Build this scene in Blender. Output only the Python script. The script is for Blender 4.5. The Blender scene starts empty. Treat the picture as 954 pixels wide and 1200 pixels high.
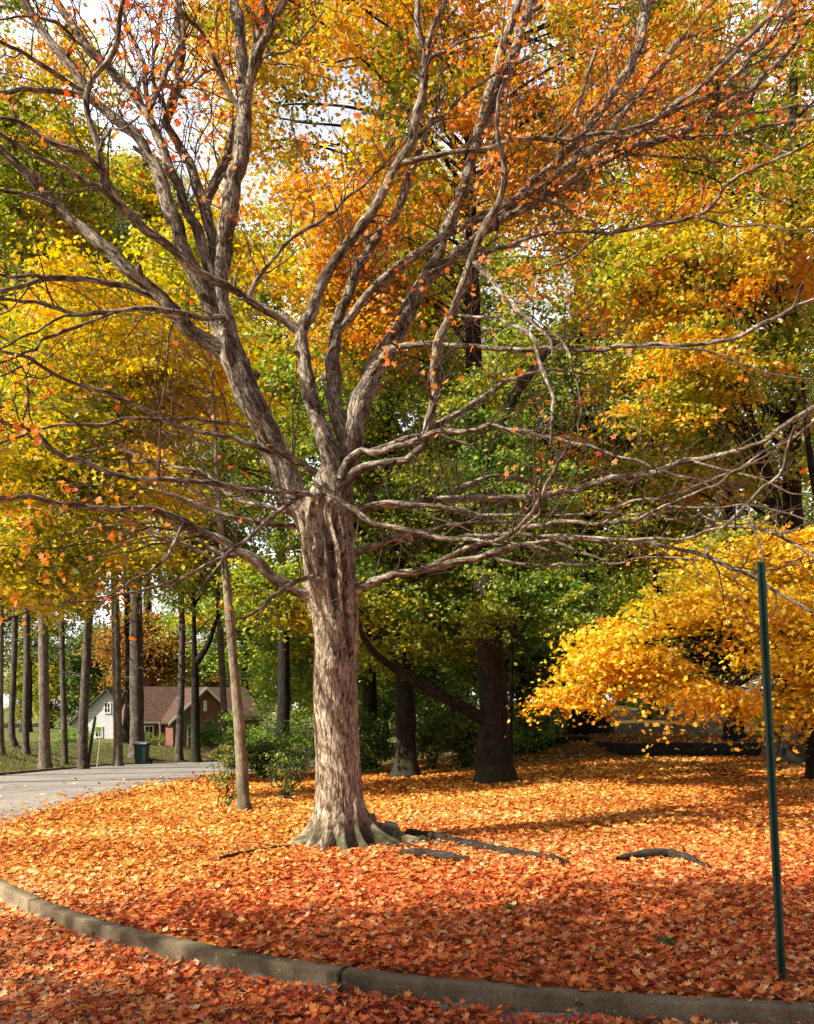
import bpy, bmesh, math
import numpy as np
from math import radians, sin, cos, pi
from mathutils import Vector

C = bpy.context.scene
COL = C.collection
F, CX, HY, H = 950.0, 477.0, 822.0, 1.6     # photo pixels: focal length, centre, horizon; eye height

def U(px, py, d):
    return np.array([(px-CX)/F*d, d, H+(HY-py)/F*d])

# ------------------------------------------------------------------ noise
def _hash(ix, iy, iz, seed):
    h = (ix.astype(np.int64)*374761393 + iy.astype(np.int64)*668265263 + iz.astype(np.int64)*2147483647 + seed*974634777) & 0xffffffff
    h = ((h ^ (h >> 13))*1274126177) & 0xffffffff
    h = ((h ^ (h >> 16))*2246822519) & 0xffffffff
    return ((h ^ (h >> 15)) & 0xffffff)/float(0xffffff)

def vnoise(p, seed=0):
    p = np.asarray(p, float)
    f = np.floor(p); t = p-f; t = t*t*(3-2*t)
    i = f.astype(np.int64)
    r = 0
    for dx in (0, 1):
        wx = t[:, 0] if dx else 1-t[:, 0]
        for dy in (0, 1):
            wy = t[:, 1] if dy else 1-t[:, 1]
            for dz in (0, 1):
                wz = t[:, 2] if dz else 1-t[:, 2]
                r = r + wx*wy*wz*_hash(i[:, 0]+dx, i[:, 1]+dy, i[:, 2]+dz, seed)
    return r*2-1

def fbm(p, seed=0, o=3):
    p = np.asarray(p, float)
    r = 0; a = 1; s = 0
    for k in range(o):
        r = r+a*vnoise(p*(2.03**k), seed+k*17); s += a; a *= .5
    return r/s

def sstep(a, b, x):
    t = np.clip((np.asarray(x, float)-a)/(b-a), 0, 1)
    return t*t*(3-2*t)

# ------------------------------------------------------------------ objects
def tag(o, label=None, cat=None, group=None, kind=None):
    if label: o['label'] = label
    if cat: o['category'] = cat
    if group: o['group'] = group
    if kind: o['kind'] = kind
    return o

def empty(name, loc, label, cat, group=None):
    o = bpy.data.objects.new(name, None); COL.objects.link(o)
    o.location = loc; o.empty_display_size = .2
    return tag(o, label, cat, group)

class Acc:
    """collects vertices / polygons and their attributes, links them as ONE mesh object"""
    def __init__(s):
        s.v = []; s.q = []; s.t = []; s.bk = []; s.col = []; s.n = 0; s.has_col = False
    def add(s, v, quads=None, tris=None, bk=None):
        v = np.asarray(v, float)
        s.v.append(v); s.bk.append(np.zeros((len(v), 3)) if bk is None else bk)
        if quads is not None and len(quads): s.q.append(np.asarray(quads, np.int64)+s.n)
        if tris is not None and len(tris): s.t.append(np.asarray(tris, np.int64)+s.n)
        s.n += len(v)
    def mesh(s, name, mat, origin=(0, 0, 0), smooth=True, vcol=None):
        V = np.concatenate(s.v)-np.asarray(origin, float)
        loops = []; starts = []; pos = 0
        if s.q:
            q = np.concatenate(s.q); loops.append(q.ravel()); starts.append(np.arange(len(q))*4); pos = len(q)*4
        if s.t:
            t = np.concatenate(s.t); loops.append(t.ravel()); starts.append(pos+np.arange(len(t))*3)
        L = np.concatenate(loops).astype(np.int32); S = np.concatenate(starts).astype(np.int32)
        me = bpy.data.meshes.new(name)
        me.vertices.add(len(V)); me.loops.add(len(L)); me.polygons.add(len(S))
        me.vertices.foreach_set('co', V.astype(np.float32).ravel())
        me.loops.foreach_set('vertex_index', L)
        me.polygons.foreach_set('loop_start', S)
        if smooth: me.polygons.foreach_set('use_smooth', np.ones(len(S), bool))
        me.update(calc_edges=True)
        B = np.concatenate(s.bk)
        if vcol is not None:
            a = me.attributes.new('col', 'FLOAT_COLOR', 'POINT')
            a.data.foreach_set('color', np.concatenate([vcol, np.ones((len(vcol), 1))], 1).astype(np.float32).ravel())
        elif np.any(B):
            a = me.attributes.new('bk', 'FLOAT_VECTOR', 'POINT')
            a.data.foreach_set('vector', B.astype(np.float32).ravel())
        me.materials.append(mat)
        return me
    def build(s, name, mat, parent=None, origin=None, smooth=True, vcol=None):
        if origin is None: origin = parent.location if parent is not None and parent.parent is None else (0, 0, 0)
        if parent is not None and parent.parent is not None: origin = parent.parent.location
        o = bpy.data.objects.new(name, s.mesh(name, mat, origin, smooth, vcol)); COL.objects.link(o)
        if parent is not None: o.parent = parent
        else: o.location = origin
        return o

# ------------------------------------------------------------------ tubes
def smooth_path(P, step, lin=0.):
    """Catmull-Rom through rows of P (x, y, z, r), resampled at about step metres"""
    P = np.asarray(P, float)
    if len(P) < 2: return P
    E = np.vstack([2*P[0]-P[1], P, 2*P[-1]-P[-2]])
    out = []
    for i in range(1, len(E)-2):
        p0, p1, p2, p3 = E[i-1:i+3]
        n = max(1, int(np.linalg.norm((p2-p1)[:3])/step))
        t = np.linspace(0, 1, n, endpoint=False)[:, None]
        cr_ = .5*((2*p1)+(-p0+p2)*t+(2*p0-5*p1+4*p2-p3)*t**2+(-p0+3*p1-3*p2+p3)*t**3)
        out.append(cr_*(1-lin)+(p1+(p2-p1)*t)*lin)
    out.append(P[-1:])
    R = np.vstack(out); R[:, 3] = np.maximum(R[:, 3], .0015)
    return R

def tube(acc, P, seg=8, rough=0.0, seed=0, cap=True, freq=14.):
    P = np.asarray(P, float); n = len(P)
    if n < 2: return
    T = np.gradient(P[:, :3], axis=0); T /= np.linalg.norm(T, axis=1)[:, None]+1e-9
    ref = np.array([0, 0, 1.]) if abs(T[0][2]) < .9 else np.array([1., 0, 0])
    N = np.zeros((n, 3)); a = np.cross(T[0], ref); N[0] = a/np.linalg.norm(a)
    for i in range(1, n):
        a = N[i-1]-T[i]*np.dot(N[i-1], T[i]); N[i] = a/(np.linalg.norm(a)+1e-9)
    B = np.cross(T, N)
    th = np.arange(seg)/seg*2*pi
    ct, st = np.cos(th), np.sin(th)
    L = np.concatenate([[0], np.cumsum(np.linalg.norm(np.diff(P[:, :3], axis=0), axis=1))])
    D = N[:, None, :]*ct[None, :, None]+B[:, None, :]*st[None, :, None]
    R = np.repeat(P[:, 3][:, None], seg, 1)
    bk = np.stack([R*ct[None], R*st[None], np.repeat(L[:, None], seg, 1)+seed*3.7], -1).reshape(-1, 3)
    if rough:
        q = bk*np.array([freq, freq, freq*.28])
        ridge = 1-np.abs(vnoise(q, seed+5))*2
        big = vnoise(bk*np.array([4., 4, 2.]), seed+9)
        R = R*(1+rough*(.5*ridge+.9*big).reshape(n, seg))
    V = (P[:, None, :3]+D*R[..., None]).reshape(-1, 3)
    i = np.arange(n-1)[:, None]*seg; j = np.arange(seg)[None]; k = (j+1) % seg
    Q = np.stack([i+j, i+k, i+seg+k, i+seg+j], -1).reshape(-1, 4)
    tris = None
    if cap:
        V = np.vstack([V, P[-1, :3]+T[-1]*P[-1, 3]*.6]); bk = np.vstack([bk, [0, 0, L[-1]]])
        b = (n-1)*seg
        tris = np.stack([b+np.arange(seg), b+(np.arange(seg)+1) % seg, np.full(seg, n*seg)], -1)
    acc.add(V, Q, tris, bk)

# ------------------------------------------------------------------ leaves
def mk_maple():
    a = np.array([0, 22, 38, 62, 78, 108, 128, 160, 180, 200, 232, 252, 282, 298, 322, 338])*pi/180
    r = np.array([1, .52, .60, .95, .45, .78, .40, .42, .22, .42, .40, .78, .45, .95, .60, .52])
    return np.stack([np.sin(a)*r*.5, np.cos(a)*r*.5], 1)
MAPLE = mk_maple()
_a = np.array([0, 35, 62, 95, 125, 180, 235, 265, 298, 325])*pi/180
_r = np.array([1, .5, .92, .5, .7, .3, .7, .5, .92, .5])
MAPLE_LO = np.stack([np.sin(_a)*_r*.5, np.cos(_a)*_r*.5], 1)
DIAMOND = np.array([[0, .55], [.34, .02], [0, -.5], [-.34, .02]])
NEEDLE = np.array([[0, .5], [.045, 0], [0, -.5], [-.045, 0]])

def frames(nrm, ang):
    n = nrm/(np.linalg.norm(nrm, axis=1)[:, None]+1e-9)
    ref = np.where(np.abs(n[:, 2:3]) < .9, np.array([[0, 0, 1.]]), np.array([[1., 0, 0]]))
    u = np.cross(ref, n); u /= np.linalg.norm(u, axis=1)[:, None]+1e-9
    v = np.cross(n, u)
    c, s = np.cos(ang)[:, None], np.sin(ang)[:, None]
    return u*c+v*s, v*c-u*s, n

def leaf_geo(pos, nrm, size, rng, tmpl, curl=.25):
    N = len(pos); K = len(tmpl)
    u, v, n = frames(nrm, rng.uniform(0, 2*pi, N))
    cu = rng.uniform(-.4, 1, N)*curl
    if K == 4:
        w = np.array([.0, .5, 0, .5])          # folded along the midrib
        V = pos[:, None]+size[:, None, None]*(tmpl[None, :, 0, None]*u[:, None]+tmpl[None, :, 1, None]*v[:, None]
              + (w[None]*cu[:, None])[..., None]*n[:, None])
        Q = np.arange(N*4).reshape(N, 4)
        return V.reshape(-1, 3), Q, None
    rr = (tmpl**2).sum(1)
    bend = rng.uniform(-1, 1, (N, 1))*tmpl[None, :, 0]*.5 + rng.uniform(-.3, 1, (N, 1))*rr[None]*2.2
    V = pos[:, None]+size[:, None, None]*(tmpl[None, :, 0, None]*u[:, None]+tmpl[None, :, 1, None]*v[:, None]
          + (bend*curl)[..., None]*n[:, None])
    V = np.concatenate([V, pos[:, None]], 1)
    b = (np.arange(N)*(K+1))[:, None]
    j = np.arange(K)
    T = np.stack([np.broadcast_to(b+K, (N, K)), b+j, b+(j+1) % K], -1).reshape(-1, 3)
    return V.reshape(-1, 3), None, T

def pal_lerp(pal, t):
    pal = np.asarray(pal, float); x = np.clip(t, 0, .9999)*(len(pal)-1)
    i = x.astype(int); f = (x-i)[:, None]
    return pal[i]*(1-f)+pal[i+1]*f

def leaf_obj(name, pos, nrm, size, col, rng, mat, parent=None, tmpl=DIAMOND, curl=.25, origin=None):
    V, Q, T = leaf_geo(pos, nrm, size, rng, tmpl, curl)
    a = Acc(); a.add(V, Q, T)
    k = len(V)//len(pos)
    return a.build(name, mat, parent, origin, smooth=False, vcol=np.repeat(col, k, 0))

def rnd_dir(rng, n):
    d = rng.normal(size=(n, 3)); return d/np.linalg.norm(d, axis=1)[:, None]

# ------------------------------------------------------------------ materials
def newmat(name):
    m = bpy.data.materials.new(name); m.use_nodes = True
    nt = m.node_tree; nt.nodes.clear()
    out = nt.nodes.new('ShaderNodeOutputMaterial')
    return m, nt, out

def N_(nt, typ, **kw):
    n = nt.nodes.new(typ)
    for k, v in kw.items():
        if k in n.inputs.keys() if hasattr(n.inputs, 'keys') else False: n.inputs[k].default_value = v
        else: setattr(n, k, v)
    return n

def ramp(nt, fac, stops):
    r = nt.nodes.new('ShaderNodeValToRGB')
    e = r.color_ramp.elements
    while len(e) < len(stops): e.new(.5)
    for k, (p, c) in enumerate(stops):
        e[k].position = p; e[k].color = (*c, 1) if len(c) == 3 else c
    nt.links.new(fac, r.inputs[0]); return r.outputs[0]

def mix(nt, fac, a, b, mode='MIX'):
    m = nt.nodes.new('ShaderNodeMix'); m.data_type = 'RGBA'; m.blend_type = mode
    for s, v in ((m.inputs[0], fac), (m.inputs[6], a), (m.inputs[7], b)):
        if isinstance(v, bpy.types.NodeSocket): nt.links.new(v, s)
        elif isinstance(v, (int, float)): s.default_value = v
        else: s.default_value = (*v, 1)
    return m.outputs[2]

def math_(nt, op, a, b=None, c=None, clamp=False):
    m = nt.nodes.new('ShaderNodeMath'); m.operation = op; m.use_clamp = clamp
    for s, v in zip(m.inputs, (a, b, c)):
        if v is None: continue
        if isinstance(v, bpy.types.NodeSocket): nt.links.new(v, s)
        else: s.default_value = v
    return m.outputs[0]

def maprange(nt, v, a, b, c=0., d=1., smooth=True):
    m = nt.nodes.new('ShaderNodeMapRange'); m.interpolation_type = 'SMOOTHSTEP' if smooth else 'LINEAR'
    nt.links.new(v, m.inputs[0])
    for k, x in zip((1, 2, 3, 4), (a, b, c, d)): m.inputs[k].default_value = x
    return m.outputs[0]

def noise(nt, vec, scale, detail=4., rough=.55, dist=0.):
    n = nt.nodes.new('ShaderNodeTexNoise'); n.inputs['Scale'].default_value = scale
    n.inputs['Detail'].default_value = detail; n.inputs['Roughness'].default_value = rough
    n.inputs['Distortion'].default_value = dist
    if vec is not None: nt.links.new(vec, n.inputs['Vector'])
    return n.outputs['Fac']

def mapping(nt, vec, scale):
    m = nt.nodes.new('ShaderNodeMapping'); m.inputs['Scale'].default_value = scale
    nt.links.new(vec, m.inputs['Vector']); return m.outputs[0]

def principled(nt, out, col, rough=.8, bump=None, dist=.01, strength=1., spec=.3):
    p = nt.nodes.new('ShaderNodeBsdfPrincipled')
    if isinstance(col, bpy.types.NodeSocket): nt.links.new(col, p.inputs['Base Color'])
    else: p.inputs['Base Color'].default_value = (*col, 1)
    if isinstance(rough, bpy.types.NodeSocket): nt.links.new(rough, p.inputs['Roughness'])
    else: p.inputs['Roughness'].default_value = rough
    p.inputs['Specular IOR Level'].default_value = spec
    if bump is not None:
        b = nt.nodes.new('ShaderNodeBump'); b.inputs['Distance'].default_value = dist; b.inputs['Strength'].default_value = strength
        nt.links.new(bump, b.inputs['Height']); nt.links.new(b.outputs[0], p.inputs['Normal'])
    nt.links.new(p.outputs[0], out.inputs[0]); return p

def attr(nt, name):
    a = nt.nodes.new('ShaderNodeAttribute'); a.attribute_name = name; return a

def pos(nt):
    return nt.nodes.new('ShaderNodeNewGeometry').outputs['Position']

def leaf_mat(name, trans=.45, gloss=.025):
    m, nt, out = newmat(name)
    a = attr(nt, 'col')
    d = nt.nodes.new('ShaderNodeBsdfDiffuse'); t = nt.nodes.new('ShaderNodeBsdfTranslucent'); g = nt.nodes.new('ShaderNodeBsdfGlossy')
    g.inputs['Roughness'].default_value = .55
    nt.links.new(a.outputs['Color'], d.inputs[0])
    # light passing through a leaf comes out a little more saturated
    h = nt.nodes.new('ShaderNodeHueSaturation'); h.inputs['Saturation'].default_value = 1.1; h.inputs['Value'].default_value = 1.1
    nt.links.new(a.outputs['Color'], h.inputs['Color']); nt.links.new(h.outputs[0], t.inputs[0])
    m1 = nt.nodes.new('ShaderNodeMixShader'); m1.inputs[0].default_value = trans
    nt.links.new(d.outputs[0], m1.inputs[1]); nt.links.new(t.outputs[0], m1.inputs[2])
    m2 = nt.nodes.new('ShaderNodeMixShader'); m2.inputs[0].default_value = gloss
    nt.links.new(m1.outputs[0], m2.inputs[1]); nt.links.new(g.outputs[0], m2.inputs[2])
    nt.links.new(m2.outputs[0], out.inputs[0])
    return m

def bark_mat(name, dark, mid, light, moss=None, fine=1., bump=.012, patch=(.62, .6, .58), twig=None, st=(.34, .48, .62)):
    m, nt, out = newmat(name)
    v = attr(nt, 'bk').outputs['Vector']
    n1 = noise(nt, mapping(nt, v, (38*fine, 38*fine, 9*fine)), 1., 5, .68, .8)
    n2 = noise(nt, mapping(nt, v, (6, 6, 3.2)), 1., 4, .65)
    n3 = noise(nt, mapping(nt, v, (110*fine, 110*fine, 40*fine)), 1., 3, .6)
    s = math_(nt, 'ADD', math_(nt, 'MULTIPLY', n1, .75), math_(nt, 'MULTIPLY', n3, .25))
    col = ramp(nt, s, [(st[0], dark), (st[1], mid), (st[2], light)])
    col = mix(nt, maprange(nt, n2, .40, .62), col, mix(nt, 1., col, patch, 'MULTIPLY'))
    if twig:                                   # the thinnest shoots are darker and redder
        rl = nt.nodes.new('ShaderNodeVectorMath'); rl.operation = 'LENGTH'
        nt.links.new(mapping(nt, v, (1, 1, 0)), rl.inputs[0])
        col = mix(nt, maprange(nt, rl.outputs['Value'], .004, .016), twig, col)
    if moss:
        z = nt.nodes.new('ShaderNodeSeparateXYZ'); nt.links.new(pos(nt), z.inputs[0])
        k = math_(nt, 'MULTIPLY', maprange(nt, z.outputs[2], moss[1], .08), maprange(nt, math_(nt, 'ADD', math_(nt, 'MULTIPLY', n2, .6), math_(nt, 'MULTIPLY', n3, .4)), .38, .55))
        col = mix(nt, k, col, moss[0])
    principled(nt, out, col, .9, s, bump, .9, .15)
    return m

def plain(name, col, rough=.6, var=.25, scale=8., metal=0., bump=.002):
    m, nt, out = newmat(name)
    n = noise(nt, pos(nt), scale, 5, .6)
    c = mix(nt, maprange(nt, n, .3, .7), tuple(x*(1-var) for x in col), tuple(min(1, x*(1+var)) for x in col))
    p = principled(nt, out, c, rough, n, bump, .5)
    p.inputs['Metallic'].default_value = metal
    return m

M = {}
M['leaf'] = leaf_mat('autumn_leaf')
M['litter'] = leaf_mat('fallen_leaf', .12, .03)
M['needle'] = leaf_mat('pine_needle', .2, .04)
M['bark'] = bark_mat('maple_bark', (.045, .031, .02), (.285, .215, .14), (.56, .46, .325), ((.07, .068, .034), .40), st=(.40, .485, .58))
M['limb'] = bark_mat('maple_limb_bark', (.024, .018, .012), (.165, .13, .09), (.54, .46, .345), None, 1.1, .012, (.36, .32, .28), (.075, .045, .032), (.38, .485, .60))
M['darkbark'] = bark_mat('dark_bark', (.008, .006, .005), (.021, .017, .013), (.045, .036, .028), ((.032, .034, .016), .35), .7, .02)  # dark bark, darkened further: part of the trunks' shade is in this colour
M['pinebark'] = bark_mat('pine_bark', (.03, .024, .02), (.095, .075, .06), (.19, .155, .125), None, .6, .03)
M['litpine'] = bark_mat('sunlit_pine_bark', (.05, .04, .03), (.17, .13, .10), (.30, .24, .185), None, .6, .03)  # paler copy of the pine bark, sunlight put into the colour
M['greybark'] = bark_mat('grey_bark', (.06, .045, .03), (.20, .16, .10), (.34, .28, .19), ((.1, .09, .05), .3), 1.2, .008)
M['stick'] = bark_mat('stick_bark', (.012, .01, .008), (.035, .028, .02), (.085, .068, .048), None, 1.5, .006)

# ------------------------------------------------------------------ terrain
KX = np.array([-9, -5.2, -4.7, -3.55, -2.19, -.76, .58, 2.1, 5, 9, 14])
KY = np.array([30, 9.9, 8.6, 7.07, 5.80, 4.93, 4.46, 4.19, 3.8, 3.4, 3.0])
ROAD_R, ROAD_L = -5.65, -12.8
def kerb_y(x): return np.interp(x, KX, KY)
def kerb_dist(x, y):
    e = .02
    s = (kerb_y(x+e)-kerb_y(x-e))/(2*e)
    return (y-kerb_y(x))/np.sqrt(1+s*s)       # >0 on the island
def road_off(y):                              # the road bends to the right far behind the lawn
    return np.where(y > 33, .055*(y-33)**2, 0)

def ground(x, y):
    x = np.asarray(x, float); y = np.asarray(y, float)
    side = 1-sstep(-5, 7, x)
    z = -.045*np.clip(y-9, 0, 42)*side
    z = z-.12*(1-sstep(-.1, .1, kerb_dist(x, y)))*(1-sstep(12, 20, y))
    u = x-road_off(y)
    z = z+(.95*(1-sstep(-17.5, -13.0, u)))*(1-sstep(38, 54, y))
    z = z+.04*fbm(np.stack([x*.35, y*.35, x*0], -1).reshape(-1, 3), 3).reshape(x.shape)*sstep(6, 14, y)*(np.abs(u+9.2) > 3.9)
    zr = .33*sstep(23.5, 24.0, y)+.06*np.clip(y-24, 0, 14)
    z = z+zr*sstep(4.0, 5.2, x)
    return z

def gz(x, y): return float(ground(np.array([x]), np.array([y]))[0])

# ground sheet
gx = np.unique(np.concatenate([np.linspace(-300, -40, 27), np.arange(-40, -7, .5), np.arange(-7, 7.01, .1), np.arange(7, 40, .5), np.linspace(40, 300, 27)]).round(3))
gy = np.unique(np.concatenate([np.linspace(-120, -6, 20), np.arange(-6, 2, .5), np.arange(2, 12.01, .1), np.arange(12, 60, .4), np.linspace(60, 420, 40)]).round(3))
X, Y = np.meshgrid(gx, gy)
Zg = ground(X, Y)
def sheet(X, Y, Z, keep=None):
    ny, nx = X.shape
    a = Acc(); idx = np.arange(nx*ny).reshape(ny, nx)
    Q = np.stack([idx[:-1, :-1], idx[:-1, 1:], idx[1:, 1:], idx[1:, :-1]], -1)
    if keep is not None: Q = Q[keep]
    Q = Q.reshape(-1, 4)
    used = np.unique(Q); rm = np.full(nx*ny, -1); rm[used] = np.arange(len(used))
    a.add(np.stack([X, Y, Z], -1).reshape(-1, 3)[used], rm[Q])
    return a

def ground_mat():
    m, nt, out = newmat('leaf_strewn_ground')
    p = pos(nt)
    s = nt.nodes.new('ShaderNodeSeparateXYZ'); nt.links.new(p, s.inputs[0])
    x, y = s.outputs[0], s.outputs[1]
    vor = nt.nodes.new('ShaderNodeTexVoronoi'); vor.inputs['Scale'].default_value = 14; nt.links.new(p, vor.inputs['Vector'])
    sp = nt.nodes.new('ShaderNodeSeparateColor'); nt.links.new(vor.outputs['Color'], sp.inputs[0])
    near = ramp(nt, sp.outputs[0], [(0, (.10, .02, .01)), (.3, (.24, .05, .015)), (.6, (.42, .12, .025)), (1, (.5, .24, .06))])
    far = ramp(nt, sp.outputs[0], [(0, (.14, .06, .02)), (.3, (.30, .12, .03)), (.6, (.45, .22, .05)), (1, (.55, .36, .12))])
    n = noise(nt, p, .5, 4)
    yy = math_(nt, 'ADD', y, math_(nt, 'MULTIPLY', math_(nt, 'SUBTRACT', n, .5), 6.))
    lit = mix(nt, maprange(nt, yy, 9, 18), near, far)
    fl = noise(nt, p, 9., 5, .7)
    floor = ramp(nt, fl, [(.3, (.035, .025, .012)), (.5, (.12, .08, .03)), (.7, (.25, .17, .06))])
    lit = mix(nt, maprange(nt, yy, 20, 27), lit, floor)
    g1 = noise(nt, p, 14., 5, .7)
    grass = ramp(nt, g1, [(.3, (.045, .055, .015)), (.5, (.11, .115, .03)), (.7, (.23, .19, .06))])
    xx = math_(nt, 'ADD', x, math_(nt, 'MULTIPLY', math_(nt, 'SUBTRACT', n, .5), 2.))
    col = mix(nt, maprange(nt, xx, -11.5, -12.5), lit, grass)
    col = mix(nt, maprange(nt, yy, 44, 50), col, grass)
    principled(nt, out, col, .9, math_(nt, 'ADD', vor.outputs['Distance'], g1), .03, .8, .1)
    return m

u0 = X-road_off(Y)
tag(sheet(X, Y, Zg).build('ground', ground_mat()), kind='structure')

# road sheet (the lane to the left and the leaf-covered junction in front of the kerb)
def road_mat():
    m, nt, out = newmat('worn_road')
    p = pos(nt)
    a = noise(nt, p, .7, 4); b = noise(nt, p, 60., 4, .7)
    col = mix(nt, maprange(nt, a, .3, .7), (.24, .215, .185), (.33, .295, .255))
    col = mix(nt, maprange(nt, b, .35, .65), mix(nt, 1., col, (.72, .72, .72), 'MULTIPLY'), col)
    s = nt.nodes.new('ShaderNodeSeparateXYZ'); nt.links.new(p, s.inputs[0])
    vor = nt.nodes.new('ShaderNodeTexVoronoi'); vor.feature = 'DISTANCE_TO_EDGE'; vor.inputs['Scale'].default_value = .22
    n = nt.nodes.new('ShaderNodeTexNoise'); n.inputs['Scale'].default_value = 1.2; nt.links.new(p, n.inputs['Vector'])
    nt.links.new(mix(nt, .12, p, n.outputs['Color']), vor.inputs['Vector'])
    col = mix(nt, maprange(nt, vor.outputs['Distance'], .0, .008), (.07, .06, .055), col)
    principled(nt, out, col, .85, b, .004, .6, .2)
    return m
rx = np.unique(np.concatenate([np.arange(-60, -13.2, 1.2), np.linspace(ROAD_L, ROAD_R, 40), np.arange(ROAD_R, 12.01, .15), np.arange(12, 60, 1.5)]).round(3))
ry = np.unique(np.concatenate([np.arange(-20, 2, 1), np.arange(2, 12, .15), np.arange(12, 70, .5)]).round(3))
RX, RY = np.meshgrid(rx, ry)
RXs = np.where(RY > 33, RX+road_off(RY), RX)
cx = (RX[:-1, :-1]+RX[1:, 1:])/2; cy = (RY[:-1, :-1]+RY[1:, 1:])/2
lane = (cx > ROAD_L) & (cx < ROAD_R) & (cy > 3)
front = (kerb_dist(cx, cy) < -.05) & (cy < 8) & (cy > -6) & (cx > ROAD_L-30)
tag(sheet(RXs, RY, ground(RXs, RY)+.02, lane | front).build('road', road_mat()), kind='structure')

# kerb: cast lengths with open joints, swept along the curve
def kerb_mat():
    m, nt, out = newmat('weathered_concrete')
    p = pos(nt)
    a = noise(nt, p, 2.5, 5, .6); b = noise(nt, p, 70., 4, .7)
    col = ramp(nt, a, [(.3, (.085, .062, .033)), (.5, (.18, .135, .078)), (.7, (.29, .225, .135))])
    col = mix(nt, maprange(nt, b, .35, .6), mix(nt, 1., col, (.7, .7, .68), 'MULTIPLY'), col)
    st = noise(nt, mapping(nt, p, (9, 9, .8)), 1., 4, .7)                      # streaks and algae down the face
    col = mix(nt, maprange(nt, st, .54, .70, 0., .6), col, (.06, .048, .026))
    ch = noise(nt, p, 16., 5, .75)
    col = mix(nt, maprange(nt, ch, .60, .68, 0., .6), col, (.36, .31, .23))
    principled(nt, out, col, .9, math_(nt, 'ADD', b, ch), .006, .8, .15)
    return m
M['kerb'] = kerb_mat()
def sweep_kerb(name, path, h0, h1, w, joint=3.1, phase=0.):
    P = smooth_path(np.concatenate([path, np.zeros((len(path), 2))], 1), .012 if h1 < .06 else .05)[:, :2]
    T = np.gradient(P, axis=0); T /= np.linalg.norm(T, axis=1)[:, None]
    Nn = np.stack([-T[:, 1], T[:, 0]], 1)
    L = np.concatenate([[0], np.cumsum(np.linalg.norm(np.diff(P, axis=0), axis=1))])
    prof = [(-w/2, h0), (-w/2+.006, h1-.016), (-w/2+.010, h1-.005), (-w/2+.018, h1), (w/2-.02, h1+.002), (w/2, h1-.02), (w/2, h0)]
    a = Acc(); k = np.floor((L+phase)/joint).astype(int)
    for s in np.unique(k):
        i = np.where(k == s)[0]
        if len(i) < 3: continue
        i = i[:-1] if s != k.max() else i
        base = ground(P[i, 0]+Nn[i, 0]*.3, P[i, 1]+Nn[i, 1]*.3) if h1 < .2 else np.zeros(len(i))
        dz = .006*vnoise(np.array([[s*1.7, .3, .2]]))[0]
        V = []
        for (o, z) in prof:
            wob = .0025*fbm(np.stack([L[i]*3, np.full(len(i), o*9), np.full(len(i), z*9)], -1), 4)
            V.append(np.stack([P[i, 0]+Nn[i, 0]*(o+wob), P[i, 1]+Nn[i, 1]*(o+wob), base+z+dz+wob*.6], -1))
        V = np.stack(V, 1); n, m_ = V.shape[:2]
        ii = np.arange(n-1)[:, None]*m_; jj = np.arange(m_-1)[None]
        Q = np.stack([ii+jj, ii+jj+1, ii+m_+jj+1, ii+m_+jj], -1).reshape(-1, 4)
        tr = []
        for e in (0, n-1):
            b = e*m_
            tr += [(b, b+j, b+j+1) for j in range(1, m_-1)]
        a.add(V.reshape(-1, 3), Q, tr)
    return tag(a.build(name, M['kerb'], smooth=False), kind='structure')
kp = np.stack([np.linspace(-5.3, 9, 40)]*2, 1); kp[:, 1] = kerb_y(kp[:, 0])
kp = np.array([[9, 3.4], [5, 3.8], [2.1, 4.19], [.58, 4.46], [-.76, 4.94], [-2.19, 5.80], [-3.55, 7.07], [-4.7, 8.6], [-5.2, 9.9]])[::-1]
sweep_kerb('kerb', kp, -.3, .026, .12, 3.1, 2.02)
fk = np.array([[ROAD_L-.08+float(road_off(np.array([y]))[0]), y] for y in np.arange(8, 52, 1.5)])
sweep_kerb('kerb', fk, -.25, .10, .16, 3.0)

# ------------------------------------------------------------------ the big maple in front
HB = np.array([(396-CX)/F*9.0, 9.0, 0.])
rng = np.random.default_rng(7)
hero = empty('maple_tree', HB, 'big maple with pale shaggy trunk and spreading, nearly bare limbs on the red leaf carpet', 'tree')

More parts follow.
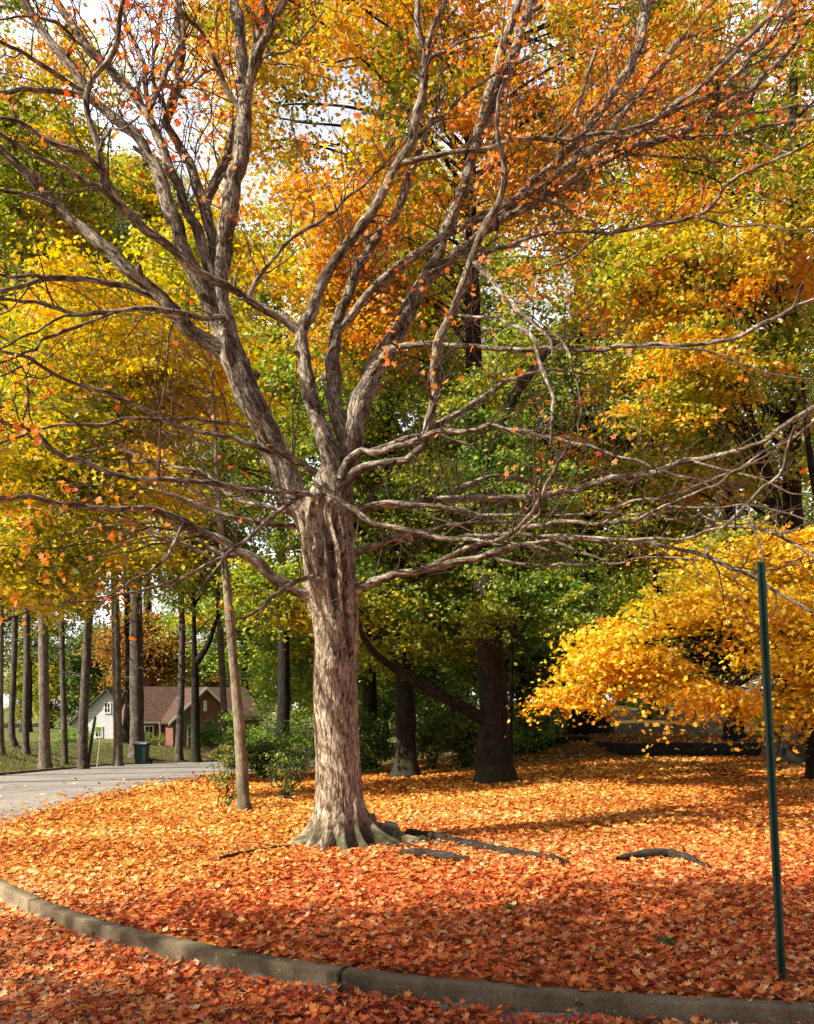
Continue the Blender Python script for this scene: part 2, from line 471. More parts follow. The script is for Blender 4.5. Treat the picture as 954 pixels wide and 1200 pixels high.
def build_trunk():
    prof = [  # row in the photo, left edge, right edge
        (1010, 366, 432), (985, 366, 432), (950, 368, 430), (930, 368, 427), (870, 366, 424), (840, 364, 423), (800, 364, 422), (760, 366, 424),
        (725, 363, 424), (695, 357, 422), (660, 352, 421), (625, 347, 419), (606, 344, 417), (592, 349, 414), (576, 359, 411), (560, 368, 409), (545, 375, 407), (530, 382, 404), (520, 388, 400)]
    prof = np.array(prof, float)
    zz = H+(HY-prof[:, 0])*9/F
    cxs = ((prof[:, 1]+prof[:, 2])/2-CX)*9/F; rs = (prof[:, 2]-prof[:, 1])/2*9/F*.90
    z = np.arange(-.16, zz[-1], .011); o = np.argsort(zz)
    cx_ = np.interp(z, zz[o], cxs[o]); r = np.interp(z, zz[o], rs[o])
    ker = np.ones(15)/15
    cx_ = np.convolve(np.pad(cx_, 7, 'edge'), ker, 'valid'); r = np.convolve(np.pad(r, 7, 'edge'), ker, 'valid')
    nz, seg = len(z), 260
    th = np.arange(seg)/seg*2*pi
    TH, ZZ = np.meshgrid(th, z)
    R = np.repeat(r[:, None], seg, 1)
    d_ = np.stack([np.cos(TH), np.sin(TH), TH*0], -1)
    pt = np.stack([np.cos(TH)*.28, np.sin(TH)*.28, ZZ], -1).reshape(-1, 3)
    # root flare
    zc = np.clip(ZZ, 0, None)
    for a, amp, h, w in [(188, .46, .12, .17), (220, .26, .13, .12), (249, .40, .10, .12), (283, .46, .11, .15), (314, .30, .15, .12), (345, .85, .12, .15), (20, .2, .2, .25), (75, .25, .2, .25), (130, .25, .2, .25)]:
        dth = (TH-radians(a)+pi) % (2*pi)-pi+.05*np.sin(ZZ*9+a)
        R = R+amp*np.exp(-(zc/h)**.85)*np.exp(-(dth/w)**2)
    R = R+.025*np.exp(-zc/.30)
    # gentle lobes, then vertical shaggy plates and cracks
    R = R*(1+.035*fbm(pt*np.array([5, 5, .9]), 11).reshape(nz, seg))
    q = pt*np.array([22, 22, 6.5]); q[:, 0] += .6*vnoise(pt*np.array([9, 9, 5.]), 3)
    crack = np.abs(vnoise(q, 21)); plate = np.clip(crack*2.4, 0, 1)
    q2 = pt*np.array([52, 52, 17.]); fine = vnoise(q2, 31)
    amp = .009+.007*np.exp(-zc/.4)
    R = R+(amp*(plate.reshape(nz, seg)-1)+.0032*fine.reshape(nz, seg))
    # old scars and hollows where limbs tore away
    def slit(a0, z0, a1, z1, w, dep, sd):
        nonlocal R
        t = np.clip((ZZ-z0)/(z1-z0), 0, 1)
        a = radians(a0)+(radians(a1)-radians(a0))*t+.07*np.sin(ZZ*6+sd)
        end = sstep(z0-.06, z0+.18, ZZ)*(1-sstep(z1-.2, z1+.05, ZZ))
        dth = (TH-a+pi) % (2*pi)-pi
        R = R-dep*end*np.exp(-(dth/w)**4)
    slit(258, 2.95, 250, 3.85, .13, .11, 0)
    slit(285, 2.55, 268, 3.85, .17, .15, 1)
    slit(312, 2.0, 300, 3.7, .11, .10, 2)
    slit(338, 2.4, 335, 3.6, .12, .07, 3)
    slit(225, 2.9, 222, 3.7, .08, .06, 4)
    for a, z0, w, s, dep in [(252, 3.15, .22, .11, .09), (240, 2.86, .2, .08, .05), (300, 3.25, .16, .3, .03), (218, 2.05, .10, .07, .028), (232, 1.75, .07, .06, -.035), (205, 2.75, .3, .16, .06), (345, 2.8, .3, .16, .05)]:
        dth = (TH-radians(a)+pi) % (2*pi)-pi
        R = R+dep*np.exp(-(dth/w)**2-((ZZ-z0)/s)**2)
    R = np.maximum(R, .05)
    V = np.stack([cx_[:, None]+np.cos(TH)*R, 9.0+np.sin(TH)*R, ZZ], -1).reshape(-1, 3)
    bk = np.stack([np.cos(TH)*.28, np.sin(TH)*.28, ZZ], -1).reshape(-1, 3)
    a = Acc(); i = np.arange(nz-1)[:, None]*seg; j = np.arange(seg)[None]; k = (j+1) % seg
    a.add(V, np.stack([i+j, i+k, i+seg+k, i+seg+j], -1).reshape(-1, 4), None, bk)
    return a.build('trunk', M['bark'], hero)
build_trunk()

# limbs traced as (column, row, width) in photo pixels; depth runs from the parent to the given distance
BR = {
 # left leader and what it carries
 'A': (None, 9.0, 8.95, [(380,650,40),(362,612,44),(345,582,46),(331,553,45),(317,520,43),(300,482,43),(284,448,44),(270,416,44),(262,388,36)]),
 'A1': ('A', 0, 9.3, [(270,405,34),(259,360,34),(258,320,32),(264,275,29),(272,225,28),(282,170,26),(286,135,25),(286,98,22),(283,65,19),(279,30,18),(274,-5,17),(268,-70,14),(258,-150,10),(255,-250,5)]),
 'A1b': ('A1', 0, 8.7, [(288,120,17),(296,90,16),(304,60,14),(318,28,12),(336,-8,11),(360,-70,8),(392,-150,4)]),
 'A1c': ('A1', 0, 9.9, [(262,330,14),(246,270,14),(243,238,13),(260,195,12),(275,150,11),(291,100,10),(300,55,10),(310,5,9),(322,-80,5)]),
 'A1e': ('A1', 0, 8.3, [(280,135,9),(271,112,8),(256,82,8),(247,58,7),(234,33,6),(215,12,5),(198,-18,4),(180,-70,2)]),
 'A1f': ('A1', 0, 8.5, [(287,95,5),(310,66,4),(335,60,3),(358,40,3),(380,10,2)]),
 'A2': ('A', 0, 8.7, [(266,396,27),(243,352,26),(224,312,25),(205,265,24),(191,222,22),(179,188,20),(164,163,18),(143,144,17),(121,128,16),(104,110,15),(86,82,14),(66,58,13),(50,33,12),(34,8,11),(14,-32,9),(-20,-95,4)]),
 'A2b': ('A2', 0, 8.0, [(118,126,11),(100,113,11),(63,105,10),(25,104,9),(-8,108,8),(-60,100,4)]),
 'A2c': ('A2', 0, 7.8, [(104,110,8),(82,98,8),(55,80,8),(30,65,7),(0,50,6),(-40,30,3)]),
 'A2d': ('A2', 0, 8.1, [(76,68,6),(88,48,5),(68,28,5),(30,20,4),(0,24,3)]),
 'A3': ('A', 0, 9.4, [(270,398,21),(250,335,20),(232,280,19),(215,234,17),(199,198,16),(186,165,15),(175,136,15),(156,108,15),(136,90,14),(120,73,14),(104,55,14),(85,30,13),(66,4,12),(40,-50,8),(8,-120,4)]),
 'A3b': ('A3', 0, 9.6, [(176,140,8),(172,105,7),(168,80,6),(160,55,5),(150,32,5),(140,0,4),(132,-50,2)]),
 'A3c': ('A3', 0, 9.2, [(178,128,8),(190,95,7),(203,70,6),(215,45,6),(213,15,5),(210,-30,3)]),
 'A3d': ('A3', 0, 9.9, [(170,125,5),(160,95,4),(150,70,4),(138,40,3),(122,5,2)]),
 'A4': ('A', 0, 9.9, [(262,370,19),(254,310,19),(242,255,18),(226,202,17),(208,167,16),(193,143,15),(200,124,14),(208,100,12),(213,63,11),(209,25,10),(205,-10,9),(200,-90,5)]),
 'A4b': ('A4', 0, 10.3, [(197,132,7),(182,100,6),(178,70,5),(186,40,4),(194,0,3)]),
 'A4c': ('A4', 0, 9.4, [(208,105,6),(222,100,5),(240,85,4),(262,78,3),(280,74,3)]),
 'A6': ('A', 0, 8.0, [(276,420,33),(250,404,29),(226,388,27),(206,368,26),(190,352,25),(157,323,24),(131,297,23),(100,271,21),(72,249,19),(50,226,17),(32,205,14),(10,184,12),(-8,168,10),(-60,130,5)]),
 'A6b': ('A6', 0, 7.5, [(66,246,10),(45,233,10),(22,225,9),(-8,221,8),(-60,205,4)]),
 'A7': ('A6', 0, 7.4, [(183,350,13),(164,342,12),(150,335,11),(121,328,11),(98,327,11),(73,325,10),(50,328,9),(25,335,8),(-8,341,7),(-60,345,3)]),
 'A7b': ('A7', 0, 7.2, [(58,327,7),(38,323,7),(15,323,6),(-10,324,5)]),
 'A8': ('A', 0, 7.0, [(278,398,10),(262,373,10),(245,372,10),(216,366,10),(186,363,10),(151,362,9),(126,367,9),(95,368,8),(70,362,8),(38,354,7),(-8,350,6),(-50,348,3)]),
 'A8b': ('A8', 0, 6.7, [(135,367,6),(110,376,6),(73,388,6),(50,401,5),(25,416,5),(-8,430,4)]),
 'A8c': ('A8', 0, 6.9, [(100,368,5),(60,375,4),(30,395,4),(0,408,3)]),
 'hang': ('A6', 0, 8.5, [(203,372,3),(197,395,3),(194,430,2.5),(190,480,2.2),(186,520,2),(186,552,1.5)]),
 # central leader
 'C': (None, 8.95, 8.6, [(394,640,40),(394,575,42),(391,540,38),(379,507,30),(366,470,25),(357,425,22),(354,392,22),(360,374,21),(372,350,19),(384,322,19),(397,301,18),(416,277,18),(436,246,17),(456,212,16),(471,187,15),(482,165,14),(491,123,14),(495,86,13),(499,60,12),(490,33,9),(488,0,8),(490,-60,5),(495,-130,3)]),
 'C2': ('C', 0, 8.2, [(498,62,9),(506,35,9),(518,8,8),(530,-25,6),(550,-90,3)]),
 'C4': ('C', 0, 7.0, [(355,390,17),(338,377,16),(318,367,15),(285,348,14),(246,328,13),(210,300,13),(172,270,12),(142,240,12),(122,222,11),(106,217,10),(86,205,9),(62,191,9),(32,175,8),(8,162,8),(-8,152,7),(-60,125,3)]),
 'C4b': ('C4', 0, 6.9, [(140,238,9),(121,203,9),(96,181,9),(65,166,9),(38,151,8),(12,141,8),(-8,138,7),(-60,130,3)]),
 'C4c': ('C4', 0, 6.7, [(124,224,10),(121,205,9),(115,171,9),(106,141,9),(101,112,8),(112,89,8),(128,69,8),(136,40,7),(146,5,6),(152,-50,4),(150,-110,2)]),
 'C4d': ('C4c', 0, 6.5, [(124,175,5),(122,160,5),(135,150,4),(150,148,4),(162,138,3)]),
 'C5': ('C4', 0, 9.6, [(292,352,7),(299,330,6),(309,317,6),(326,298,6),(348,277,6),(371,260,6),(398,240,5),(425,216,4),(450,193,3),(480,160,2)]),
 'E1': ('C', 0, 8.2, [(468,192,10),(484,187,10),(525,178,9),(565,174,9),(598,163,9),(631,162,8),(671,163,8),(714,156,7),(748,147,7),(772,138,6),(800,118,5),(835,90,3)]),
 'E2': ('C', 0, 8.9, [(478,172,7),(500,150,6),(530,125,5),(555,104,5),(580,90,4),(620,70,3),(632,45,2)]),
 'E3': ('C', 0, 8.4, [(496,76,6),(508,64,6),(530,56,5),(556,46,4),(572,42,3)]),
 # right leader
 'D': (None, 9.05, 9.4, [(392,640,40),(398,580,42),(404,543,42),(414,508,40),(424,468,39),(438,436,37),(452,412,34),(468,385,30),(484,352,26),(502,320,22)]),
 'D1': ('D', 0, 9.7, [(404,520,26),(392,480,25),(389,440,25),(393,404,22),(396,380,17),(407,350,14),(421,315,13),(438,284,13),(455,262,12),(470,235,11),(482,205,10),(494,170,8),(510,130,6),(530,90,3)]),
 'D1b': ('D1', 0, 9.0, [(396,390,12),(412,368,13),(428,349,15),(444,334,15),(462,318,14),(482,305,14),(506,288,13),(535,270,13),(568,254,12),(601,237,12),(631,219,12),(656,201,12),(683,184,12),(714,163,11),(740,160,11),(764,146,10),(787,126,9),(815,106,9),(845,78,8),(870,53,8),(905,15,7),(922,-8,6),(960,-50,4)]),
 'D2': ('D', 0, 9.8, [(470,380,18),(500,332,17),(535,296,16),(570,270,15),(600,252,14),(632,236,14),(662,216,13),(694,198,13),(722,182,13),(750,172,13),(777,163,12),(810,147,12),(840,133,11),(865,116,11),(885,99,10),(905,78,10),(923,58,9),(940,36,8),(962,12,6)]),
 'D2b': ('D2', 0, 9.0, [(778,162,7),(798,160,6),(820,158,6),(865,158,6),(900,149,6),(935,143,5),(965,137,5),(1010,120,3)]),
 'D2c': ('D2', 0, 10.4, [(832,137,5),(850,138,5),(875,133,5),(915,128,5),(965,120,4)]),
 'D2d': ('D2', 0, 9.3, [(728,180,6),(760,182,5),(790,185,5),(820,188,4),(860,192,3)]),
 'D2e': ('D1b', 0, 9.7, [(770,142,8),(790,132,8),(815,118,8),(845,108,8),(865,85,8),(900,48,7),(923,18,6),(945,-8,5)]),
 'D2f': ('D2e', 0, 9.4, [(900,48,4),(912,28,4),(935,12,3),(960,10,2)]),
 'D2g': ('D2b', 0, 8.9, [(865,158,4),(885,166,4),(905,175,4),(930,182,3),(950,188,2)]),
 'D3': ('D', 0, 10.6, [(480,362,20),(502,322,19),(526,262,18),(545,205,16),(560,162,16),(574,112,14),(589,58,13),(606,5,12),(620,-60,8),(630,-140,4)]),
 'D4': ('D3', 0, 11.2, [(558,168,14),(572,135,16),(586,106,17),(601,63,16),(616,23,15),(628,-8,13),(650,-80,7)]),
 'D5': ('D2', 0, 11.4, [(580,262,14),(620,218,15),(658,184,16),(688,154,17),(716,112,16),(737,80,15),(751,50,14),(757,12,13),(766,-50,8)]),
 'D6': ('D1b', 0, 9.9, [(700,172,8),(722,146,9),(748,110,9),(772,80,8),(795,50,7),(820,40,4),(850,30,3)]),
 'D7': ('E1', 0, 8.5, [(650,164,6),(670,142,6),(682,108,6),(694,75,5),(700,45,3)]),
 'D8': ('D1b', 0, 10.0, [(640,216,6),(665,190,6),(690,160,5),(712,140,5),(740,118,4),(770,112,3)]),
 'J': ('D', 0, 8.6, [(482,352,9),(500,315,8),(538,303,8),(563,298,8),(591,288,8),(621,280,7),(651,273,7),(681,272,7),(716,274,7),(747,268,7),(784,259,7),(815,254,7),(836,243,6),(850,221,6),(870,206,6),(895,194,5),(925,179,5),(962,158,4)]),
 'J2': ('J', 0, 8.2, [(813,256,4),(850,263,4),(890,265,4),(928,271,3),(965,272,2)]),
 'J3': ('J', 0, 8.0, [(704,274,4),(696,282,4),(680,294,4),(656,310,4),(618,323,2)]),
 'J4': ('D2', 0, 9.0, [(640,234,8),(665,246,6),(690,256,5),(704,260,4)]),
 # front branch bending up past the right leader
 'Fb': (None, 8.8, 7.4, [(398,572,18),(418,552,18),(440,543,17),(474,537,16),(493,522,15),(502,492,14),(509,448,13),(514,405,13),(529,370,13),(545,329,12),(556,300,12),(567,275,11),(579,246,10),(588,215,8),(588,176,7),(582,146,5),(590,100,3)]),
 'F2': ('Fb', 0, 7.1, [(557,308,8),(572,325,8),(588,338,8),(606,361,7),(631,383,6),(645,403,4),(650,420,2)]),
 'F3': ('Fb', 0, 6.9, [(530,372,7),(545,370,6),(566,371,6),(588,376,6),(611,386,6),(623,400,6),(631,421,6),(641,441,6),(650,461,5),(648,485,4),(641,522,2)]),
 'F4': ('F3', 0, 6.8, [(614,391,4),(641,388,4),(659,396,4),(669,414,4),(674,436,3),(679,480,2.5),(680,520,1.5)]),
 'F5': ('Fb', 0, 7.3, [(506,470,5),(500,450,5),(478,425,4),(455,400,3)]),
 'I1': ('D', 0, 7.8, [(426,462,17),(440,430,16),(456,410,14),(480,404,12),(518,403,11),(555,406,10),(593,409,10),(631,411,10),(669,410,9),(714,407,9),(770,403,9),(827,401,8),(855,396,7),(875,391,7),(895,381,7),(915,371,6),(935,358,6),(962,344,5)]),
 'I1b': ('I1', 0, 7.4, [(700,409,4),(750,406,4),(800,407,4),(835,414,4),(865,426,3),(895,436,3),(960,446,2)]),
 'I1c': ('I1', 0, 7.7, [(926,364,3),(934,350,3),(938,332,2)]),
 'I2': ('Fb', 0, 9.6, [(500,508,11),(514,500,11),(545,480,10),(568,462,9),(593,448,8),(621,439,6),(648,434,4),(700,440,2)]),
 # right-hand middle branches
 'H1': (None, 8.75, 7.6, [(398,562,13),(408,540,13),(424,527,13),(446,530,12),(480,519,11),(510,507,10),(540,504,9),(566,501,9),(601,503,8),(621,505,8),(654,514,7),(684,523,6),(716,532,6),(764,548,5),(820,568,4),(860,590,2)]),
 'H2': ('H1', 0, 8.9, [(436,530,9),(455,522,10),(478,513,10),(500,508,8),(530,515,6),(560,522,4)]),
 'K': (None, 9.1, 8.0, [(404,610,15),(425,597,14),(470,592,14),(505,587,13),(555,584,13),(600,586,12),(640,582,12),(680,572,12),(714,563,12),(745,557,12),(768,553,11),(792,546,11),(816,538,11),(846,532,10),(870,525,10),(891,517,9),(915,504,9),(936,490,8),(962,476,7),(1020,450,3)]),
 'K2': ('K', 0, 9.6, [(520,585,8),(532,575,9),(550,566,9),(571,558,8),(601,557,7),(626,568,5),(660,590,3)]),
 'K3': ('K', 0, 7.6, [(812,540,5),(840,548,5),(870,556,5),(905,566,4),(930,577,3),(962,582,2)]),
 'M1': (None, 8.9, 7.9, [(404,600,12),(430,591,11),(480,591,10),(518,596,9),(555,603,9),(590,604,8),(618,603,8),(650,604,7),(690,602,7),(714,597,7),(740,591,6),(769,583,6),(792,576,6),(816,568,6),(840,560,5),(860,548,5),(880,538,5),(900,528,4),(920,518,4),(940,503,4),(962,488,3)]),
 'M2': (None, 8.62, 7.5, [(368,566,7),(378,574,7),(401,591,8),(421,604,10),(439,613,11),(461,617,11),(485,621,11),(520,631,11),(563,630,10),(600,621,9),(641,616,9),(666,612,8),(701,612,7),(744,607,6),(780,591,6),(812,577,5),(845,563,5),(878,545,4),(905,530,3)]),
 'M3': ('M1', 0, 7.3, [(705,600,5),(752,603,5),(790,608,5),(820,607,5),(850,611,4),(885,605,2)]),
 'M3b': ('M2', 0, 7.2, [(775,593,5),(815,594,5),(845,593,5),(875,593,5),(903,598,5),(928,603,4),(962,616,3)]),
 'M4': ('M2', 0, 6.6, [(580,627,8),(621,627,8),(661,628,7),(714,631,7),(752,633,7),(790,631,6),(820,624,6),(850,616,6),(867,600,6),(890,578,5),(913,553,5),(927,524,4),(934,500,3)]),
 'M5': ('M4', 0, 6.4, [(848,617,6),(885,620,6),(910,626,6),(935,641,5),(962,658,4)]),
 'M6': ('M5', 0, 6.3, [(903,624,4),(920,625,4),(938,623,3)]),
 'M7': ('M4', 0, 6.3, [(875,593,3),(888,640,3),(893,660,2.5),(897,690,2),(896,720,1.5)]),
 'Q': ('M2', 0, 7.0, [(540,634,7),(575,634,7),(603,620,6),(622,600,6),(640,572,5),(655,545,4),(668,515,3)]),
 'Q2': ('M2', 0, 6.9, [(560,632,5),(590,640,5),(612,625,4),(630,600,4),(637,560,3),(632,530,2)]),
 'P': (None, 9.15, 9.6, [(400,664,17),(416,648,16),(441,637,15),(468,628,13),(505,621,11),(545,613,9),(600,612,6),(650,618,4)]),
 'Nb': (None, 8.95, 7.9, [(400,700,24),(418,690,23),(441,679,21),(461,672,20),(482,671,19),(510,666,18),(540,659,16),(566,653,15),(588,644,14),(612,637,11),(645,634,9),(682,632,8),(720,633,8),(764,638,8),(790,643,8),(816,647,8),(836,655,8),(856,666,8),(878,676,7),(897,685,7),(916,695,6),(936,709,6),(962,723,5),(1010,750,2)]),
 'N2': ('Nb', 0, 8.3, [(572,652,7),(590,658,7),(607,662,6),(636,665,6),(658,661,5),(690,661,3)]),
 'N3': ('Nb', 0, 9.3, [(500,668,9),(522,654,9),(545,643,9),(576,635,8),(610,640,6),(636,642,5),(660,655,4),(690,668,2)]),
 'N4': ('Nb', 0, 7.3, [(650,634,4),(690,652,4),(714,659,5),(744,656,5),(774,654,4),(817,657,3)]),
 # left-hand low branches
 'A9': (None, 8.72, 7.0, [(368,556,9),(343,534,9),(316,528,9),(298,520,9),(273,513,8),(240,507,8),(205,500,8),(178,483,8),(161,474,8),(131,459,8),(100,451,8),(63,439,7),(33,421,7),(0,411,6),(-30,395,4)]),
 'A9b': ('A9', 0, 6.7, [(38,423,4),(20,432,4),(-8,445,3)]),
 'A10': (None, 9.3, 7.6, [(350,540,7),(300,503,7),(240,493,7),(201,491,7),(161,489,7),(126,498,7),(95,499,7),(70,499,6),(45,506,6),(15,515,5),(-10,524,4)]),
 'A11': (None, 8.68, 6.8, [(374,582,10),(352,577,10),(335,575,10),(290,573,10),(240,568,10),(201,564,10),(161,562,10),(131,555,10),(106,545,10),(78,537,9),(58,523,9),(40,508,8),(20,503,8),(0,494,7),(-50,475,3)]),
 'A11b': ('A11', 0, 7.1, [(78,535,5),(110,528,5),(145,526,4),(180,540,3)]),
 'A12': (None, 8.9, 7.2, [(374,704,26),(358,696,25),(340,688,23),(315,669,22),(290,651,19),(262,634,17),(240,625,16),(214,611,15),(192,601,14),(174,594,13),(151,597,12),(131,600,12),(101,594,11),(63,588,10),(33,583,10),(0,588,9),(-30,580,6),(-80,560,3)]),
 'A13': (None, 8.7, 7.6, [(366,676,8),(347,681,8),(328,696,7),(310,712,6),(294,721,5),(278,723,3)]),
 'A14': ('A12', 0, 6.9, [(285,648,8),(270,652,8),(240,664,7),(201,681,6),(161,695,5),(126,703,4),(83,706,2.5)]),
 'A14b': (None, 8.7, 7.9, [(362,575,7),(342,588,7),(312,613,7),(288,634,6),(262,655,5),(230,700,3)]),
 'A14c': ('A12', 0, 6.8, [(214,612,6),(206,635,5),(190,658,5),(160,680,4),(128,697,3),(110,720,2)]),
 'A15': (None, 9.3, 8.8, [(368,620,11),(340,617,10),(303,612,9),(265,605,9),(240,594,8),(214,583,7),(186,576,6),(160,570,3)]),
 'A16': (None, 9.3, 9.6, [(366,602,10),(330,600,9),(292,589,9),(266,577,8),(240,554,7),(214,550,6),(190,543,5),(141,540,3)]),
 'A17': ('A12', 0, 7.6, [(262,634,5),(231,628,5),(201,636,4),(161,643,4),(100,654,2.5)]),
 'A18': ('A12', 0, 7.4, [(235,622,4),(186,618,4),(141,630,4),(106,634,3),(60,640,3),(0,638,2)]),
}
RED_PAL = [(.56, .09, .03), (.70, .17, .035), (.78, .27, .05), (.80, .38, .09)]
paths = {}; tops = {}
leafP, leafN, leafS = [], [], []

def twigs_for(acc, P, rng, dens, lmin=.35, lmax=1.0, leafiness=None):
    """side shoots along a resampled path P, with their own finer shoots; leaf places are collected"""
    L = np.concatenate([[0], np.cumsum(np.linalg.norm(np.diff(P[:, :3], axis=0), axis=1))])
    thin = P[:, 3] < .062
    if not thin.any(): return
    l0 = L[np.argmax(thin)]
    n = rng.poisson(max(0, (L[-1]-l0))*dens)
    for s in rng.uniform(l0, L[-1], n):
        i = min(len(P)-2, int(np.searchsorted(L, s)))
        t = P[min(i+2, len(P)-1), :3]-P[max(i-2, 0), :3]; t /= np.linalg.norm(t)+1e-9
        side = rnd_dir(rng, 1)[0]; side -= t*np.dot(side, t); side /= np.linalg.norm(side)
        d = t*rng.uniform(.5, 1.1)+side*.8+np.array([0, 0, .28]); d /= np.linalg.norm(d)
        ln = rng.uniform(lmin, lmax)*(1.25 if P[i, 3] > .02 else .9)*(1.5 if rng.random() < .25 else 1)
        r0 = min(P[i, 3]*.5, .0095); k = 6
        q = [np.append(P[i, :3], r0)]; p = P[i, :3].copy(); dd = d.copy()
        for a in range(k):
            dd = dd+rng.normal(size=3)*.26+np.array([0, 0, .05]); dd /= np.linalg.norm(dd)
            p = p+dd*ln/k; q.append(np.append(p, r0*(1-.78*(a+1)/k)))
            if a >= 1 and rng.random() < .75:
                s2 = rnd_dir(rng, 1)[0]; d2 = dd*.8+s2*.75; d2 /= np.linalg.norm(d2)
                l2 = ln*rng.uniform(.2, .5)
                b = [np.append(p, r0*.55)]
                for c in range(3):
                    d2 = d2+rng.normal(size=3)*.15+np.array([0, 0, .05]); d2 /= np.linalg.norm(d2)
                    b.append(np.append(b[-1][:3]+d2*l2/3, r0*(.45-.12*c)))
                tube(acc, np.array(b), 3, cap=False)
                tip(b[-1][:3], rng)
        tube(acc, np.array(q), 4, cap=False)
        tip(p, rng)

def leaf_amount(p):
    """where the maple still holds leaves: thick in the high crown, a few tufts lower down"""
    x, y, z = p
    a = .5*sstep(5.4, 7.4, z)+.55*sstep(7.2, 9.2, z)
    a = a*(.35+1.1*max(0., float(vnoise(np.array([p*.9]), 77)[0])+.25))
    a = a+.03
    for (c, r, w) in TUFTS:
        a = a+w*math.exp(-float(np.sum((p-c)**2))/(r*r))
    return a
TUFTS = [(U(15, 560, 6.9), .7, 3.), (U(75, 575, 7.2), .6, 1.2), (U(480, 388, 7.6), .35, 3.), (U(930, 270, 8.6), .9, 1.6), (U(520, 180, 8.4), 1.4, 1.2),
         (U(640, 120, 9), 1.5, 1.), (U(190, 60, 9), 1.4, .8), (U(680, 420, 7.6), .9, .5), (U(840, 150, 9), 1.2, .8), (U(300, 560, 8.6), .5, .5), (U(880, 390, 7.8), .5, 1.)]
def tip(p, rng):
    a = leaf_amount(p)
    n = rng.poisson((1.25 if p[0] > -.9 else 1.9)*a)
    for _ in range(n):
        leafP.append(p+rng.normal(size=3)*np.array([.055, .055, .045])-np.array([0, 0, .02])); leafN.append(rng.normal(size=3)*.7+np.array([-.2, -.5, .6]))
        leafS.append(rng.uniform(.05, .09))

objs = {}
for bi, (nm, (par, d0, d1, pts)) in enumerate(BR.items()):
    a = np.array(pts, float)
    seglen = np.concatenate([[0], np.cumsum(np.hypot(np.diff(a[:, 0]), np.diff(a[:, 1])))]); t = seglen/seglen[-1]
    if par:
        pp, dd = paths[par]
        k = np.argmin((pp[:, 0]-a[0, 0])**2+(pp[:, 1]-a[0, 1])**2); d0 = dd[k]
        # start on the parent's own axis
        a[0, 0] = pp[k, 0]; a[0, 1] = pp[k, 1]
    wob = .12*np.sin(t*pi)*np.sin(t*5+bi*1.7)
    d = d0+(d1-d0)*t**1.15+wob*min(1., seglen[-1]/300)
    # the widths were read along the rows: a slanting limb is thinner than that
    tg = np.gradient(a[:, :2], axis=0); vert = np.abs(tg[:, 1])/(np.hypot(tg[:, 0], tg[:, 1])+1e-6)
    a[:, 2] *= .80*np.clip(.62+.38*vert, .7, 1)/np.where(a[:, 2] > 14, 1, .84)*.93
    W = np.array([np.append(U(x, y, q), w*.5*q/F) for (x, y, w), q in zip(a, d)])
    if not par: pass
    P = smooth_path(W, .045, .6)
    Q = np.stack([CX+P[:, 0]/P[:, 1]*F, HY-(P[:, 2]-H)/P[:, 1]*F], 1)
    paths[nm] = (Q, P[:, 1])
    Ls = np.concatenate([[0], np.cumsum(np.linalg.norm(np.diff(P[:, :3], axis=0), axis=1))])
    P = P.copy(); P[:, 3] *= 1+.22*np.exp(-Ls/(P[0, 3]*2.2+.02))       # collar where it leaves its parent
    kf = 3.8
    small = fbm(np.stack([Ls*kf, Ls*0+bi, Ls*0], -1), bi, 2)
    small2 = fbm(np.stack([Ls*kf, Ls*0+bi, Ls*0+9], -1), bi+3, 2)
    amp = .034*np.minimum(1, Ls/.5)
    P[:, 0] += small*amp; P[:, 2] += small2*amp
    P[:, 3] *= .95+.09*vnoise(np.stack([Ls*5, Ls*0+bi, Ls*0], -1), bi+50)
    acc = Acc(); rmax = P[:, 3].max()
    seg = 28 if rmax > .12 else 16 if rmax > .05 else 9
    tube(acc, P, seg, .10 if rmax > .05 else .08, bi)
    brng = np.random.default_rng(100+bi)
    thick = np.where((P[:, 3] > .022) & (Ls > .4))[0]
    for i in brng.permutation(thick)[:int(len(thick)*.045*1.6)]:        # broken stubs and old knots
        sd = rnd_dir(brng, 1)[0]; tt = P[min(i+1, len(P)-1), :3]-P[i-1, :3]; tt /= np.linalg.norm(tt)
        sd = sd-tt*np.dot(sd, tt); sd = sd/np.linalg.norm(sd)+tt*.5
        l = P[i, 3]+brng.uniform(.015, .11); r_ = P[i, 3]*brng.uniform(.22, .42)
        tube(acc, np.array([np.append(P[i, :3], r_*1.5), np.append(P[i, :3]+sd*l*.75, r_*1.1), np.append(P[i, :3]+sd*l+brng.normal(size=3)*.01, r_*.7)]), 8, .15, i)
    twigs_for(acc, P, brng, (3.5 if nm not in ('Q', 'Q2') else 5.)*(1.6 if P[-1, 2] > 7.5 else 1.))
    top = par
    while top and BR[top][0]: top = BR[top][0]
    o = acc.build('branch' if top else 'limb', M['limb'] if nm != 'A' else M['limb'], objs[top] if top else hero)
    objs[nm] = o
lp = np.array(leafP); lr = np.random.default_rng(5)
tcol = np.clip(.5+.35*vnoise(lp*.8, 9)+lr.normal(size=len(lp))*.22, 0, 1)
leaf_obj('crown', lp, np.array(leafN), np.array(leafS)*1.15, pal_lerp(RED_PAL, tcol), lr, M['leaf'], hero, MAPLE_LO, .3)
print('hero leaves', len(lp))

